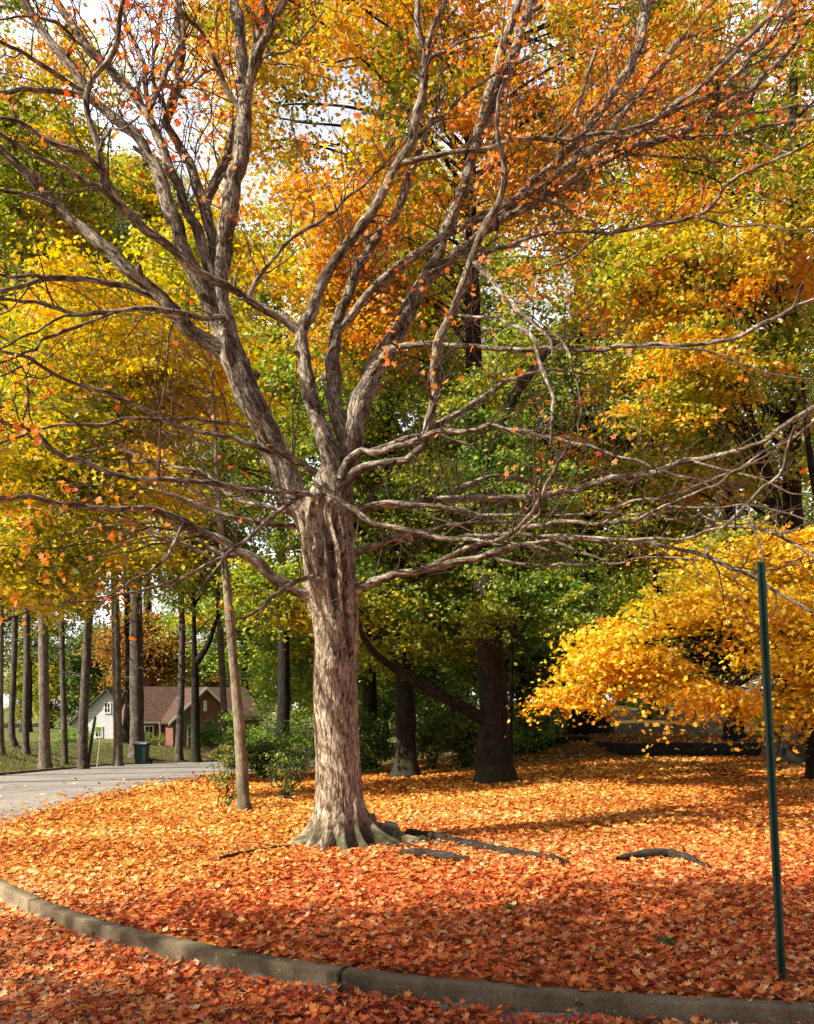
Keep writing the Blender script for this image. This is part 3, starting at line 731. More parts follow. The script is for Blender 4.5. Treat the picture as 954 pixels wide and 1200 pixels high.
# surface root running out from the trunk foot
def stick(acc, px, seg, seed, sink=0., rough=.24):
    P = []
    for (x, y, w) in px:
        d = H*F/(y-HY); X_ = (x-CX)/F*d
        r = w*.5*d/F
        P.append([X_, d, gz(X_, d)+r*.35-sink, r])
    Q = smooth_path(np.array(P), .03, .5); n = len(Q); i = np.arange(n)
    jr = np.stack([i*.35, np.full(n, seed*1.3), np.zeros(n)], -1)
    Q[:, 1] += .018*fbm(jr, seed); Q[:, 2] += .010*fbm(jr, seed+1); Q[:, 3] *= 1+.28*vnoise(jr*1.3, seed+2)
    tube(acc, Q, seg, rough, seed, freq=30.)
a = Acc(); stick(a, [(425, 989, 48), (446, 988, 38), (468, 988, 27), (492, 990, 17), (520, 993, 11), (555, 999, 8), (590, 1004, 5)], 14, 3, .03)
a.build('root', M['bark'], hero)

# ------------------------------------------------------------------ other trees
PAL = {
 'orange': [(.58, .18, .03), (.75, .28, .045), (.82, .38, .065), (.82, .48, .09), (.72, .54, .11)],
 'yellow': [(.16, .22, .03), (.42, .40, .035), (.72, .56, .04), (.82, .56, .045), (.78, .36, .04)],
 'gold': [(.66, .50, .03), (.86, .64, .035), (.88, .56, .03), (.84, .40, .03), (.72, .25, .02)],
 'yelgreen': [(.07, .12, .02), (.17, .23, .03), (.38, .41, .045), (.62, .55, .06), (.70, .46, .06)],
 'green': [(.04, .08, .02), (.075, .14, .03), (.14, .23, .04), (.28, .33, .05), (.48, .42, .07)],
 'olive': [(.05, .08, .02), (.11, .14, .03), (.24, .24, .04), (.42, .32, .05), (.62, .28, .05)],
 'bright': [(.07, .16, .025), (.15, .28, .04), (.28, .42, .06), (.42, .50, .08), (.58, .54, .09)],
 'russet': [(.10, .06, .02), (.22, .10, .03), (.36, .16, .04), (.48, .25, .06), (.30, .26, .06)],
}
def crown_points(rng, c, rad, n, gap=.0, seed=0, shell=.55):
    out = []
    c = np.array(c, float); rad = np.array(rad, float)
    while len(out) < n:
        d = rnd_dir(rng, 256)*(rng.uniform(0, 1, (256, 1))**shell)
        lump = 1+.28*vnoise(d*2.2+seed, seed)
        p = c+d*rad*lump[:, None]
        if gap > 0: p = p[fbm(p*.8, seed+4, 2) > -.30+.38*gap]
        out.extend(p.tolist())
    return np.array(out[:n])

def make_tree(name, label, base, trunk, r0, crowns, pal, leaf=.14, n_clump=160, per=160, cr=.9, flat=.35, mat='darkbark', group=None,
              seed=1, tmpl=DIAMOND, limbs=60, tjit=.16, cat='tree', leafmat='leaf', gap=.35, extra_limbs=(), tmean=.5, att=(.35, .8), zmin=.22, lr=1., pal2=None, mixf=.0):
    """trunk: list of (x, y, z) above base; crowns: list of (centre, radii, share)"""
    rng = np.random.default_rng(seed)
    n_clump = int(n_clump*1.55); per = int(per*.74); cr = cr*.80
    bx, by = base; bz = gz(bx, by)
    root = empty(name, (bx, by, bz), label, cat, group)
    T = np.array([[bx, by, bz-.25]]+[[x, y, z] for x, y, z in trunk], float)
    hts = np.linspace(0, 1, len(T)); rad = r0*(1-.86*hts**1.1); 
    P = np.concatenate([T, rad[:, None]], 1)
    P = smooth_path(P, .12)
    hz = np.clip(P[:, 2]-bz, 0, None); P[:, 3] *= 1+.55*np.exp(-hz/(r0*1.3))
    acc = Acc(); tube(acc, P, 24 if r0 > .2 else 14, .12, seed, freq=9.)
    cl = []
    for c, rr, share in crowns:
        cl.append(crown_points(rng, c, rr, int(n_clump*share), gap, seed))
    cl = np.concatenate(cl)
    sel = rng.permutation(len(cl))[:limbs]
    for i in sel:
        c = cl[i]; hd = math.hypot(c[0]-bx, c[1]-by)
        za = np.clip(c[2]-hd*rng.uniform(*att), bz+(P[-1, 2]-bz)*zmin, P[-1, 2]-.1)
        k = int(np.argmin(np.abs(P[:, 2]-za))); s = P[k]
        m1 = s[:3]*.62+c*.38+np.array([0, 0, .12*hd])+rng.normal(size=3)*.15*max(.3, hd*.2)
        m2 = s[:3]*.28+c*.72+np.array([0, 0, .10*hd])+rng.normal(size=3)*.15*max(.3, hd*.2)
        rl = min(s[3]*.5, (.012+.009*np.linalg.norm(c-s[:3]))*lr)
        tube(acc, smooth_path(np.array([np.append(s[:3], rl), np.append(m1, rl*.7), np.append(m2, rl*.45), np.append(c, rl*.18)]), .3), 6, .08, i, cap=False)
    for q in extra_limbs:
        tube(acc, smooth_path(np.array(q), .12), 14, .12, seed+3)
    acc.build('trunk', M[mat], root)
    crv = cr*rng.uniform(.6, 1.35, len(cl))
    idx = np.repeat(np.arange(len(cl)), per)
    g = rng.normal(size=(len(idx), 3))*.5; g = np.clip(g, -1.3, 1.3)
    off = g*crv[idx][:, None]*np.array([1, 1, flat]); off[:, 2] -= .22*(g[:, 0]**2+g[:, 1]**2)*crv[idx]
    tilt = rng.normal(size=(len(cl), 2))*.22
    off[:, 2] += off[:, 0]*tilt[idx, 0]+off[:, 1]*tilt[idx, 1]
    p = cl[idx]+off
    nrm = np.array([0, 0, .75])+rng.normal(size=(len(idx), 3))*.6+g*np.array([.25, .25, .1])
    t = tmean+.26*vnoise(cl*.5, seed+2)[idx]+rng.normal(size=len(cl))[idx]*.15+rng.normal(size=len(idx))*tjit
    col = pal_lerp(PAL[pal], t)
    if pal2:
        k2 = (vnoise(cl*.7, seed+8)*.5+.5+rng.normal(size=len(cl))*.16 < mixf)[idx]
        col[k2] = pal_lerp(PAL[pal2], t)[k2]
    col = col*rng.uniform(.7, 1.15, (len(idx), 1))
    keep = p[:, 2] > bz+.15
    leaf_obj('crown', p[keep], nrm[keep], (leaf*rng.uniform(.65, 1.3, len(idx)))[keep], col[keep], rng, M[leafmat], root, tmpl)
    return root

def at(px, d): return ((px-CX)/F*d, d)
def cw(px, py, d): return tuple(U(px, py, d))

# slender tree beside the lane, yellow crown
b = at(287, 12.9)
make_tree('maple_tree', 'slender pale trunk leaning slightly by the lane, its yellow crown reaching over the road', b,
   [cw(281, 860, 12.9), cw(272, 760, 12.95), cw(263, 660, 13.1), cw(256, 590, 13.2), cw(250, 470, 13.4), cw(240, 330, 13.6)], .098,
   [(cw(70, 545, 14.2), (2.6, 2.4, 1.6), .40), (cw(170, 440, 14.5), (2.6, 2.4, 1.7), .36), (cw(250, 320, 15), (1.6, 1.8, 1.4), .12), (cw(20, 640, 13.6), (1.2, 1.6, .9), .12)],
   'yellow', .12, 215, 190, .85, .2, 'greybark', seed=21, pal2='yelgreen', mixf=0.2, limbs=40, tmean=.5, gap=.7, tmpl=MAPLE_LO, att=(.0, .3), zmin=.45, lr=.6)
# yellow maple farther back at left
b = at(-60, 21)
make_tree('maple_tree', 'yellow maple at the left edge, low branches hanging before the pine trunks', b,
   [cw(-60, 700, 21), cw(-50, 560, 21.2), cw(-40, 400, 21.4), cw(-30, 300, 21.5)], .2,
   [(cw(30, 500, 21), (4.6, 3.4, 3.8), .62), (cw(60, 640, 20), (3.2, 2.4, 1.4), .38)], 'yellow', .13, 200, 190, 1.1, .22, 'darkbark', seed=22, pal2='yelgreen', mixf=0.30, limbs=40, tmean=.45)
# big dark trunk right of the hero, orange crown high up
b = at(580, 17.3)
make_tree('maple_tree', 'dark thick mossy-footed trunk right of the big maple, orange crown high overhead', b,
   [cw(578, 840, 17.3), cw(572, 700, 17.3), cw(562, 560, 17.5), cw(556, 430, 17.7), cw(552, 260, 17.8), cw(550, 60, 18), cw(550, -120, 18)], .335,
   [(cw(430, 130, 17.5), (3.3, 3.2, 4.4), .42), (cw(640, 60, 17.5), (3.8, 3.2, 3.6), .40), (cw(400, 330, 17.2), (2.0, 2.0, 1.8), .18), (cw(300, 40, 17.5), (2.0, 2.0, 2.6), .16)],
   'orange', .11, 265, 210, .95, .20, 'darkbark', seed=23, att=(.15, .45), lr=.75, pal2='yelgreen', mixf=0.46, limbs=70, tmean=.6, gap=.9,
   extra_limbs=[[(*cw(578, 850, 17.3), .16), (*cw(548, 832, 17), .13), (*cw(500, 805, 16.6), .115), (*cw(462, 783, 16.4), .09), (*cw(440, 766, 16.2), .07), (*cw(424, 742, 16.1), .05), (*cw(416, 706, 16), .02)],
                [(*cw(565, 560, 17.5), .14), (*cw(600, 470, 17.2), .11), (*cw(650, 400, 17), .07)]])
# dark straight trunk left of it
b = at(476, 20.8)
make_tree('oak_tree', 'straight dark trunk just right of the big maple, green and yellow crown', b,
   [cw(474, 800, 20.8), cw(464, 700, 20.8), cw(458, 560, 21), cw(455, 430, 21), cw(452, 300, 21)], .27,
   [(cw(400, 500, 21), (4.0, 3.0, 3.4), .5), (cw(520, 600, 21.4), (2.8, 2.6, 2.6), .3), (cw(480, 730, 21), (2.2, 2., 1.1), .2), (cw(350, 690, 19.3), (1.5, 1.2, .8), .14)], 'yelgreen', .13, 330, 170, .95, .26, 'darkbark', seed=24, pal2='bright', mixf=0.30, limbs=60, tmean=.42, gap=.6)
# golden maple low at right
b = at(985, 15.5)
make_tree('maple_tree', 'golden orange maple at the right with low leafy boughs sweeping to the ground', b,
   [cw(985, 760, 15.5), cw(970, 640, 15.4), cw(950, 540, 15.4), cw(940, 440, 15.4)], .16,
   [(cw(855, 722, 14.2), (1.9, 1.8, 1.15), .28), (cw(740, 775, 14.0), (1.7, 1.5, .85), .20), (cw(930, 770, 13.6), (1.1, 1.4, 1.05), .20), (cw(705, 822, 14.2), (.8, 1.1, .35), .05), (cw(835, 815, 13.6), (1.3, 1.2, .28), .08), (cw(900, 640, 14.6), (1.3, 1.4, .6), .10)],
   'gold', .11, 185, 210, .92, .11, 'darkbark', seed=25, pal2='yelgreen', mixf=.17, limbs=80, tmean=.5, gap=.98, tmpl=MAPLE_LO)
# broad buttressed trunk behind it
b = at(690, 28)
make_tree('oak_tree', 'broad buttressed oak trunk behind the golden boughs, near the low timber', b,
   [cw(690, 780, 28), cw(686, 640, 28), cw(684, 500, 28), cw(680, 380, 28), cw(676, 250, 28)], .55,
   [(cw(650, 480, 28), (5., 4., 4.2), .6), (cw(760, 560, 28), (4.2, 4, 3.2), .4)], 'yelgreen', .17, 300, 170, 1.25, .3, 'darkbark', seed=26, pal2='orange', mixf=0.20, limbs=60, tmean=.42, gap=.7)
# tall dark tree at upper right
b = at(930, 21)
make_tree('oak_tree', 'tall dark oak trunk at the right edge with green and russet foliage', b,
   [cw(930, 700, 21), cw(928, 500, 21), cw(932, 300, 21), cw(930, 100, 21), cw(930, -60, 21)], .30,
   [(cw(860, 330, 21), (4.4, 3.4, 4.0), .5), (cw(960, 170, 21.5), (3., 3, 3.6), .25), (cw(840, 520, 21.5), (4., 3, 1.9), .25)], 'yelgreen', .14, 230, 160, 1.0, .24, 'darkbark', seed=27, pal2='orange', mixf=0.28, limbs=60, tmean=.55, gap=.7)
# orange maple at upper right
b = at(860, 25)
make_tree('maple_tree', 'orange maple far behind the right-hand limbs, filling the upper right', b,
   [cw(858, 700, 25), cw(850, 450, 25), cw(840, 200, 25), cw(835, 0, 25)], .25,
   [(cw(840, 90, 24), (5.4, 3.6, 4.4), .65), (cw(700, 250, 24), (3.6, 3, 3.2), .35)], 'orange', .145, 250, 170, 1.15, .22, 'darkbark', seed=28, pal2='bright', mixf=0.42, limbs=50, tmean=.58, gap=.75)
b = at(950, 16.6)
make_tree('maple_tree', 'slim yellow-green maple behind the right-hand limbs, with loose leafy sprays', b,
   [cw(945, 740, 16.3), cw(915, 600, 15.6), cw(860, 430, 14.8), cw(795, 290, 14.3)], .09,
   [(cw(770, 300, 14.2), (2.0, 1.5, 1.2), .55), (cw(815, 440, 14.5), (1.9, 1.4, 1.0), .45)], 'yelgreen', .095, 125, 150, .72, .18, 'darkbark', seed=29, pal2='gold', mixf=0.3, limbs=40, tmean=.68, gap=.8, att=(.2, .5))
b = at(598, 18.8)
make_tree('understory_tree', 'thin understory tree with loose green sprays around the thick dark trunk', b,
   [cw(600, 780, 18.6), cw(606, 690, 18.0), cw(612, 600, 17.2), cw(610, 500, 16.5)], .055,
   [(cw(590, 590, 16.3), (1.7, .9, 1.5), .55), (cw(640, 720, 16.3), (1.5, .9, .8), .3), (cw(560, 480, 16.3), (1., .8, .9), .15)], 'bright', .10, 95, 130, .62, .22, 'darkbark', seed=31, pal2='yelgreen', mixf=.4, limbs=40, tmean=.42, gap=.8, att=(.1, .4))
b = at(-30, 25)
make_tree('maple_tree', 'yellow-green maple at the upper left edge behind the bare limbs', b,
   [cw(-30, 700, 25), cw(-26, 500, 25), cw(-20, 300, 25), cw(-10, 100, 25)], .2,
   [(cw(15, 150, 24.5), (3.2, 2.6, 4.2), .7), (cw(60, 300, 24.5), (3., 2.4, 2.2), .3)], 'yelgreen', .14, 170, 170, 1.0, .25, 'darkbark', seed=30, pal2='orange', mixf=0.20, limbs=40, tmean=.55, gap=.8, att=(.2, .5))
# green backdrop trees, each where a gap shows one
for k, (px, d, pal, cz, R_, lab, tm) in enumerate([
    (330, 31, 'yelgreen', 430, (5.2, 4, 6.5), 'yellow-green tree seen between the forked leaders of the big maple', .5),
    (540, 33, 'green', 560, (5.5, 4, 6), 'dark green tree deep behind the straight dark trunk', .6),
    (610, 27, 'bright', 740, (3.2, 2.6, 2.4), 'low bright green tree just right of the thick dark trunk', .40),
    (770, 36, 'green', 480, (6.5, 4, 7.5), 'large shaded green tree behind the right-hand limbs', .6),
    (1010, 34, 'green', 420, (6, 4, 9), 'tall dark green tree standing at the right edge of the wood', .5),
    (505, 37, 'yelgreen', 330, (5.2, 4, 5.6), 'tall yellow-green tree in the gap right of the central limbs', .5),
    (150, 42, 'yelgreen', 270, (4.2, 3, 4.2), 'yellow-green tree top seen under the sky at the upper left', .55),
    (430, 26, 'bright', 690, (2.6, 2, 2.6), 'fresh green tree between the big trunk and the straight dark trunk', .45),
    (372, 44, 'bright', 770, (3.2, 3, 3.4), 'bright green tree right of the brick house', .5),
    (400, 38, 'green', 700, (4.4, 3, 4.4), 'green tree directly behind the trunk of the big maple', .5),
    (285, 84, 'bright', 720, (6.5, 4, 6.), 'light green tree over the brick house roof', .45),
    (30, 92, 'green', 690, (9, 4, 9.5), 'dark green tree among the pine trunks left of the white house', .5),
    (172, 88, 'russet', 760, (5, 3, 4.4), 'russet tree between the two houses', .6),
    (-40, 40, 'olive', 560, (6, 4, 10), 'olive tree at the far left behind the pines', .5)]):
    b = at(px, d); s = 60+k
    make_tree('oak_tree' if pal in ('green', 'olive') else 'maple_tree', lab, b,
        [cw(px+3, 800, d), cw(px, 650, d), cw(px-2, cz, d), cw(px-4, cz-R_[2]*.8*F/d, d)], .16+.004*d,
        [(cw(px, cz, d), R_, 1.)], pal, .10+.0025*d, 230, 150, .7+.018*d, .32, 'darkbark', seed=s, limbs=34, tmean=tm+.08, gap=.6, pal2='yellow', mixf=.16)

# trees at the far edge of the wood: three kinds, copied
def copy_tree(o, loc, sc, rz, label, group):
    c = o.copy(); COL.objects.link(c); c.location = loc; c.scale = (sc, sc, sc); c.rotation_euler = (0, 0, rz)
    c['label'] = label; c['group'] = group
    for ch in list(o.children):
        k = ch.copy(); COL.objects.link(k); k.parent = c
    return c
FAR = 'trees at the far edge of the wood'
kinds = []
frng = np.random.default_rng(77)
spots = [(px+float(frng.uniform(-25, 25)), (66 if px > 340 else 100)+float(frng.uniform(0, 28))) for px in np.linspace(-260, 1250, 40)]
for k, (pal, lab) in enumerate([('olive', 'distant olive tree closing the view at the back of the wood'), ('green', 'distant dark green tree closing the view at the back of the wood'), ('yelgreen', 'distant yellowing tree closing the view at the back of the wood')]):
    px, d = spots[k]
    x, y = at(px, d); z = gz(x, y)
    kinds.append((make_tree('oak_tree', lab, (x, y), [(x, y, z+4), (x+.2, y, z+9), (x, y, z+16)], .35, [((x, y, z+9), (5.5, 5, 8.), 1.)], pal, .42, 190, 90, 2.0, .5, 'darkbark', FAR, 90+k, limbs=30), lab))
for i, (px, d) in enumerate(spots[3:]):
    o, lab = kinds[int(frng.integers(0, 3))]
    x, y = at(px, d)
    hs = 1. if px > 330 else .72
    copy_tree(o, (x, y, gz(x, y)), float(frng.uniform(.85, 1.2))*hs, float(frng.uniform(0, 6.28)), lab, FAR)

# pines on the bank
PINE = 'pines on the grassy bank'
pines = [(2, 10, 31, 'pine trunk cut by the left edge of the photo'), (16, 8, 34, 'thin sunlit pine trunk, second from the left edge'), (31, 10, 33, 'dark pine trunk, third from the left edge'),
         (53, 13, 30, 'thick dark pine trunk, fourth from the left edge'), (76, 10, 33, 'pine trunk left of the white house, fifth from the left edge'),
         (98, 12, 31, 'straight dark pine trunk at the left corner of the white house'), (139, 13, 34, 'pine trunk standing before the white house wall'),
         (160, 17, 38.5, 'thick pine trunk right behind the green bin'), (210, 12, 40, 'pine trunk before the brick house front'), (263, 9, 41, 'thin pine trunk right of the brick house gable')]
def pine_crown_mesh(seed, h):
    rng = np.random.default_rng(seed)
    cl = []
    for z in np.arange(h*.50, h, .55):
        w = (h-z)*.20+.7
        for _ in range(rng.integers(3, 6)):
            a = rng.uniform(0, 2*pi); r = w*rng.uniform(.35, 1.)
            cl.append((cos(a)*r, sin(a)*r, z+.15*r+rng.normal()*.2))
    cl = np.array(cl); idx = np.repeat(np.arange(len(cl)), 230)
    g = rng.normal(size=(len(idx), 3))*np.array([.42, .42, .22])
    p = cl[idx]+g
    nrm = rnd_dir(rng, len(idx))
    t = .4+.3*vnoise(cl, seed)[idx]+rng.normal(size=len(idx))*.15
    col = pal_lerp([(.025, .045, .018), (.05, .085, .03), (.09, .13, .04), (.16, .18, .06)], t)
    V, Q, T = leaf_geo(p, nrm, .30*rng.uniform(.6, 1.2, len(idx)), rng, np.array([[0, .5], [.08, 0], [0, -.5], [-.08, 0]]), .1)
    a = Acc(); a.add(V, Q, T)
    return a.mesh('pine_crown', M['needle'], (0, 0, 0), False, np.repeat(col, 4, 0)), cl
pcm = [pine_crown_mesh(s, 23.) for s in (1, 2, 3)]
for k, (px, w, d, lab) in enumerate(pines):
    x, y = at(px, d); z = gz(x, y); r = w*.40*d/F*(.85, 1.1, .95, 1.15)[k % 4]
    rr = np.random.default_rng(300+k)
    root = empty('pine_tree', (x, y, z), lab, 'tree', PINE)
    lean = rr.normal()*.25
    P = np.array([[x, y, z-.2, r*1.6], [x, y, z+.12, r*1.3], [x+rr.normal()*.05, y, z+1, r*1.02], [x+lean*.5, y, z+6, r*.9], [x+lean+rr.normal()*.2, y, z+13, r*.62], [x+lean*2, y, z+23, r*.1]])
    acc = Acc(); tube(acc, smooth_path(P, .25), 14, .12, k+40, freq=8.)
    me, cl = pcm[k % 3]
    for c in cl[::2]:
        za = c[2]-.35*math.hypot(c[0], c[1])
        tube(acc, np.array([[x, y, z+za, .05], [x+c[0]*.5, y+c[1]*.5, z+za+.3*(c[2]-za), .035], [x+c[0], y+c[1], z+c[2], .012]]), 5, cap=False)
    for _ in range(7):                                    # dead stubs low on the bole
        a_ = rr.uniform(0, 6.28); zz = rr.uniform(3, 11); l = rr.uniform(.4, 1.6)
        tube(acc, np.array([[x, y, z+zz, .03], [x+cos(a_)*l*.5, y+sin(a_)*l*.5, z+zz+.1, .02], [x+cos(a_)*l, y+sin(a_)*l, z+zz-.05, .006]]), 4, cap=False)
    acc.build('trunk', M['pinebark' if k % 3 else 'litpine'], root)
    o = bpy.data.objects.new('crown', me); COL.objects.link(o); o.parent = root; o.rotation_euler = (0, 0, k*1.1)

# forked dark tree before the gable
b = at(229, 39)
make_tree('oak_tree', 'dark forked trunk in front of the brick gable', b, [cw(229, 800, 39), cw(228, 770, 39), cw(227, 700, 39), cw(226, 600, 39)], .22,
   [(cw(235, 640, 39), (3.4, 3, 3.), 1.)], 'yelgreen', .2, 130, 100, 1.1, .4, 'darkbark', seed=131, limbs=26, tmean=.45,
   extra_limbs=[[(*cw(229, 778, 39), .16), (*cw(238, 765, 39), .15), (*cw(245, 752, 39), .12), (*cw(256, 720, 39), .07)]])

# trees that stand beside and behind the viewer: they throw the dappled shade on the near ground
for k, (x, y, cxx, cyy, czz, R_) in enumerate([(-11.0, -3.0, -9.2, .0, 9.0, (3.0, 2.0, 1.9)), (-4.4, -4.2, -5.6, .2, 9.2, (2.6, 2.1, 1.8)), (-13.5, -5.5, -11.8, -2.2, 9.2, (2.4, 1.6, 1.7))]):
    z = gz(x, y)
    make_tree('maple_tree', ['red maple beside the road just behind the viewer, middle one of three', 'red maple standing closest behind the viewer', 'red maple behind the viewer, farthest to the left'][k], (x, y),
       [(x, y, z+3), (x*.6+cxx*.4, y*.6+cyy*.4, 6), (cxx, cyy, 9.8)], .2, [((cxx, cyy, czz), R_, 1.)], 'orange', .14, 78, 95, .8, .3, 'darkbark', seed=150+k, limbs=30, tmean=.3, gap=.85)

# ------------------------------------------------------------------ shrubs
def shrub(label, base, R_, h, pal, n, per, leaf, seed, stems=14, tm=.45, sr=.012, cat='shrub', group=None, mat='stick'):
    rng = np.random.default_rng(seed); x, y = base; z = gz(x, y)
    root = empty('shrub', (x, y, z), label, cat, group)
    acc = Acc(); tips = []
    for i in range(stems):
        a = rng.uniform(0, 6.28); l = rng.uniform(.3, 1.); hh = h*rng.uniform(.6, 1.05)
        p = [np.array([x+rng.normal()*.08, y+rng.normal()*.08, z-.05])]
        for k in range(1, 6):
            t = k/5
            p.append(np.array([x+cos(a)*R_*l*t**1.3, y+sin(a)*R_*l*t**1.3, z+hh*t])+rng.normal(size=3)*.06)
        tube(acc, smooth_path(np.array([np.append(q, sr*(1-.14*k)) for k, q in enumerate(p)]), .1), 5, .05, i, cap=False)
        for k in (2, 3, 4, 5):
            for _ in range(2):
                e = p[k]+rnd_dir(rng, 1)[0]*h*.22
                tube(acc, np.array([np.append(p[k], sr*.45), np.append((p[k]+e)/2+rng.normal(size=3)*.02, sr*.35), np.append(e, sr*.15)]), 3, cap=False)
                tips.append(e)
    acc.build('stems', M[mat], root)
    tips = np.array(tips)
    if n:
        sel = tips[rng.integers(0, len(tips), n)]
        idx = np.repeat(np.arange(n), per)
        p = sel[idx]+rng.normal(size=(len(idx), 3))*np.array([.16, .16, .09])*max(.6, h/1.6)
        t = tm+rng.normal(size=n)[idx]*.15+rng.normal(size=len(idx))*.15
        nrm = rng.normal(size=(len(idx), 3))*.6+np.array([0, -.1, .7])
        k = p[:, 2] > z+.03
        leaf_obj('foliage', p[k], nrm[k], (leaf*rng.uniform(.6, 1.3, len(idx)))[k], pal_lerp(PAL[pal], t)[k], rng, M['leaf'], root)
    return root
shrub('twiggy shrub with sparse green leaves just left of the big trunk', at(335, 14.6), .75, 1.15, 'green', 30, 20, .06, 201, 12, .5)
shrub('thin bare-stemmed shrub at the foot of the slender tree', at(266, 13.4), .5, .95, 'green', 22, 10, .06, 202, 6, .6)
UND = 'undergrowth bushes along the edge of the wood'
for k, (px, d, R_, h, pal, lab) in enumerate([
    (308, 24, 1.3, 1.3, 'green', 'leafy bush behind the twiggy shrub, left of the big trunk'), (352, 27, 1.3, 1.8, 'bright', 'taller green bush close behind the big trunk, on its left'),
    (440, 22.5, 1.0, 1.5, 'green', 'dark bush between the big trunk and the straight dark trunk'), (508, 23, 1.3, 1.9, 'green', 'dark bush right of the straight dark trunk'),
    (545, 22, 1.1, 1.6, 'green', 'dark bush just left of the thick dark trunk'), (625, 26, 1.4, 1.8, 'bright', 'green bush right of the thick dark trunk'),
    (655, 30, 1.5, 2.2, 'olive', 'olive bush left of the buttressed trunk'), (760, 33, 1.8, 1.9, 'bright', 'pale green bush under the golden boughs'),
    (905, 27, 1.5, 1.7, 'olive', 'dark bush behind the right end of the low timber'), (275, 31, 1.0, .8, 'olive', 'low bush beside the lane before the brick house'),
    (252, 46, 2.2, 1.7, 'green', 'wide dark bush in front of the brick house, right of the gable'), (300, 40, 2.0, 1.9, 'bright', 'broad green bush right of the brick house'),
    (88, 58, 2.0, 1.5, 'bright', 'yellowish bush at the left foot of the white house'), (172, 56, 1.6, 1.2, 'olive', 'small olive bush between the two houses')]):
    shrub(lab, at(px, d), R_, h, pal, 150 if k > 1 else 62, 36, .10, 210+k, 16, .4, .014, group=UND)

# ------------------------------------------------------------------ fallen leaves
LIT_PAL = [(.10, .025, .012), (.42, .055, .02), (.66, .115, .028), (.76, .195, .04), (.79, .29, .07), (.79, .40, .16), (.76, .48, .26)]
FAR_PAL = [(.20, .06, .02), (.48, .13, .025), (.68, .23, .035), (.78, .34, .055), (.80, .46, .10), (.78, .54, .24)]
def litter(name, n, y0, y1, smin, smax, tmpl, seed, lift, curl, dens_fn=None):
    rng = np.random.default_rng(seed)
    y = np.sqrt(rng.uniform(y0*y0, y1*y1, n)); x = rng.uniform(-1, 1, n)*(.60*y+.9)
    kd = kerb_dist(x, y)
    lane_side = (x < ROAD_R) & (y > 8)
    out = np.where(x < ROAD_R, np.exp((x-ROAD_R)/.45), 1.)
    out = np.where((kd < 0) & (x > -4.9) & (y < 8.5), 1., out)
    out = out+.006
    thick = np.clip(1-.9*sstep(17, 27, y)*rng.uniform(.4, 1, n), 0, 1)
    patch = np.clip(.9+.5*vnoise(np.stack([x*1.3, y*1.3, x*0], -1), 8), .3, 1)
    onk = (kd > -.12) & (kd < .10) & (y < 9.5) & (x > -5.1)
    keep = (rng.random(n) < out*thick*patch) & ~(onk & (rng.random(n) > np.where(kd > -.055, .6, .05))) & (x > ROAD_L-2)
    tr = np.hypot(x-HB[0], y-HB[1]) < .36
    keep &= ~tr
    x, y, kd = x[keep], y[keep], kd[keep]; n = len(x)
    z = ground(x, y)+np.where((x < ROAD_R+.1) | ((kd < -.08) & (y < 9)), .025, 0.)+rng.uniform(.004, lift, n)
    z = z+np.where((np.abs(kd) < .1) & (y < 9.5), .03, 0.)
    # drift against the kerb face
    keepz = None
    nrm = np.stack([rng.normal(size=n)*.33, rng.normal(size=n)*.33, np.ones(n)], -1)
    t = .5+.22*vnoise(np.stack([x*.7, y*.7, x*0], -1), 12)+rng.normal(size=n)*.22
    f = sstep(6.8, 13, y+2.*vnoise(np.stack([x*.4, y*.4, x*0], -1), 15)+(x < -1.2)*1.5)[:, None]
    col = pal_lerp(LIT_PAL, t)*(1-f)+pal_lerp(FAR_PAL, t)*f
    col = col*rng.uniform(.8, 1.15, (n, 1))
    size = rng.uniform(smin, smax, n)
    return (np.stack([x, y, z], -1), nrm, size, col, rng, tmpl, curl)
def join_litter(parts):
    a = Acc(); cols = []
    for (p, nrm, s, c, rng, tmpl, curl) in parts:
        V, Q, T = leaf_geo(p, nrm, s, rng, tmpl, curl); a.add(V, Q, T); cols.append(np.repeat(c, len(V)//len(p), 0))
    o = a.build('fallen_leaves', M['litter'], smooth=False, vcol=np.concatenate(cols))
    return tag(o, 'thick carpet of red and orange maple leaves over the island and the kerbside', 'leaves', kind='stuff')
def front_litter(n, seed):
    rng = np.random.default_rng(seed)
    x = rng.uniform(-5.5, 4.2, n); y = rng.uniform(2.4, 8.5, n); kd = kerb_dist(x, y)
    k = (kd < -.10-.06*rng.random(n)) & (kd > -3.2) & (x > -.62*y-1.5) & (x < .62*y+.8)
    x, y, kd = x[k], y[k], kd[k]; n = len(x)
    z = ground(x, y)+.022+rng.uniform(.004, .035, n)
    nrm = np.stack([rng.normal(size=n)*.33, rng.normal(size=n)*.33, np.ones(n)], -1)
    t = .47+.22*vnoise(np.stack([x*.7, y*.7, x*0], -1), 12)+rng.normal(size=n)*.22
    return (np.stack([x, y, z], -1), nrm, rng.uniform(.030, .086, n), pal_lerp(LIT_PAL, t)*rng.uniform(.8, 1.15, (n, 1)), rng, MAPLE, .5)
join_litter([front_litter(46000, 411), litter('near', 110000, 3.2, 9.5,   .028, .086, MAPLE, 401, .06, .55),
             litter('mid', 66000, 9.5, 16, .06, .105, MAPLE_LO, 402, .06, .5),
             litter('far', 60000, 16, 27, .09, .15, DIAMOND, 403, .05, .6)])

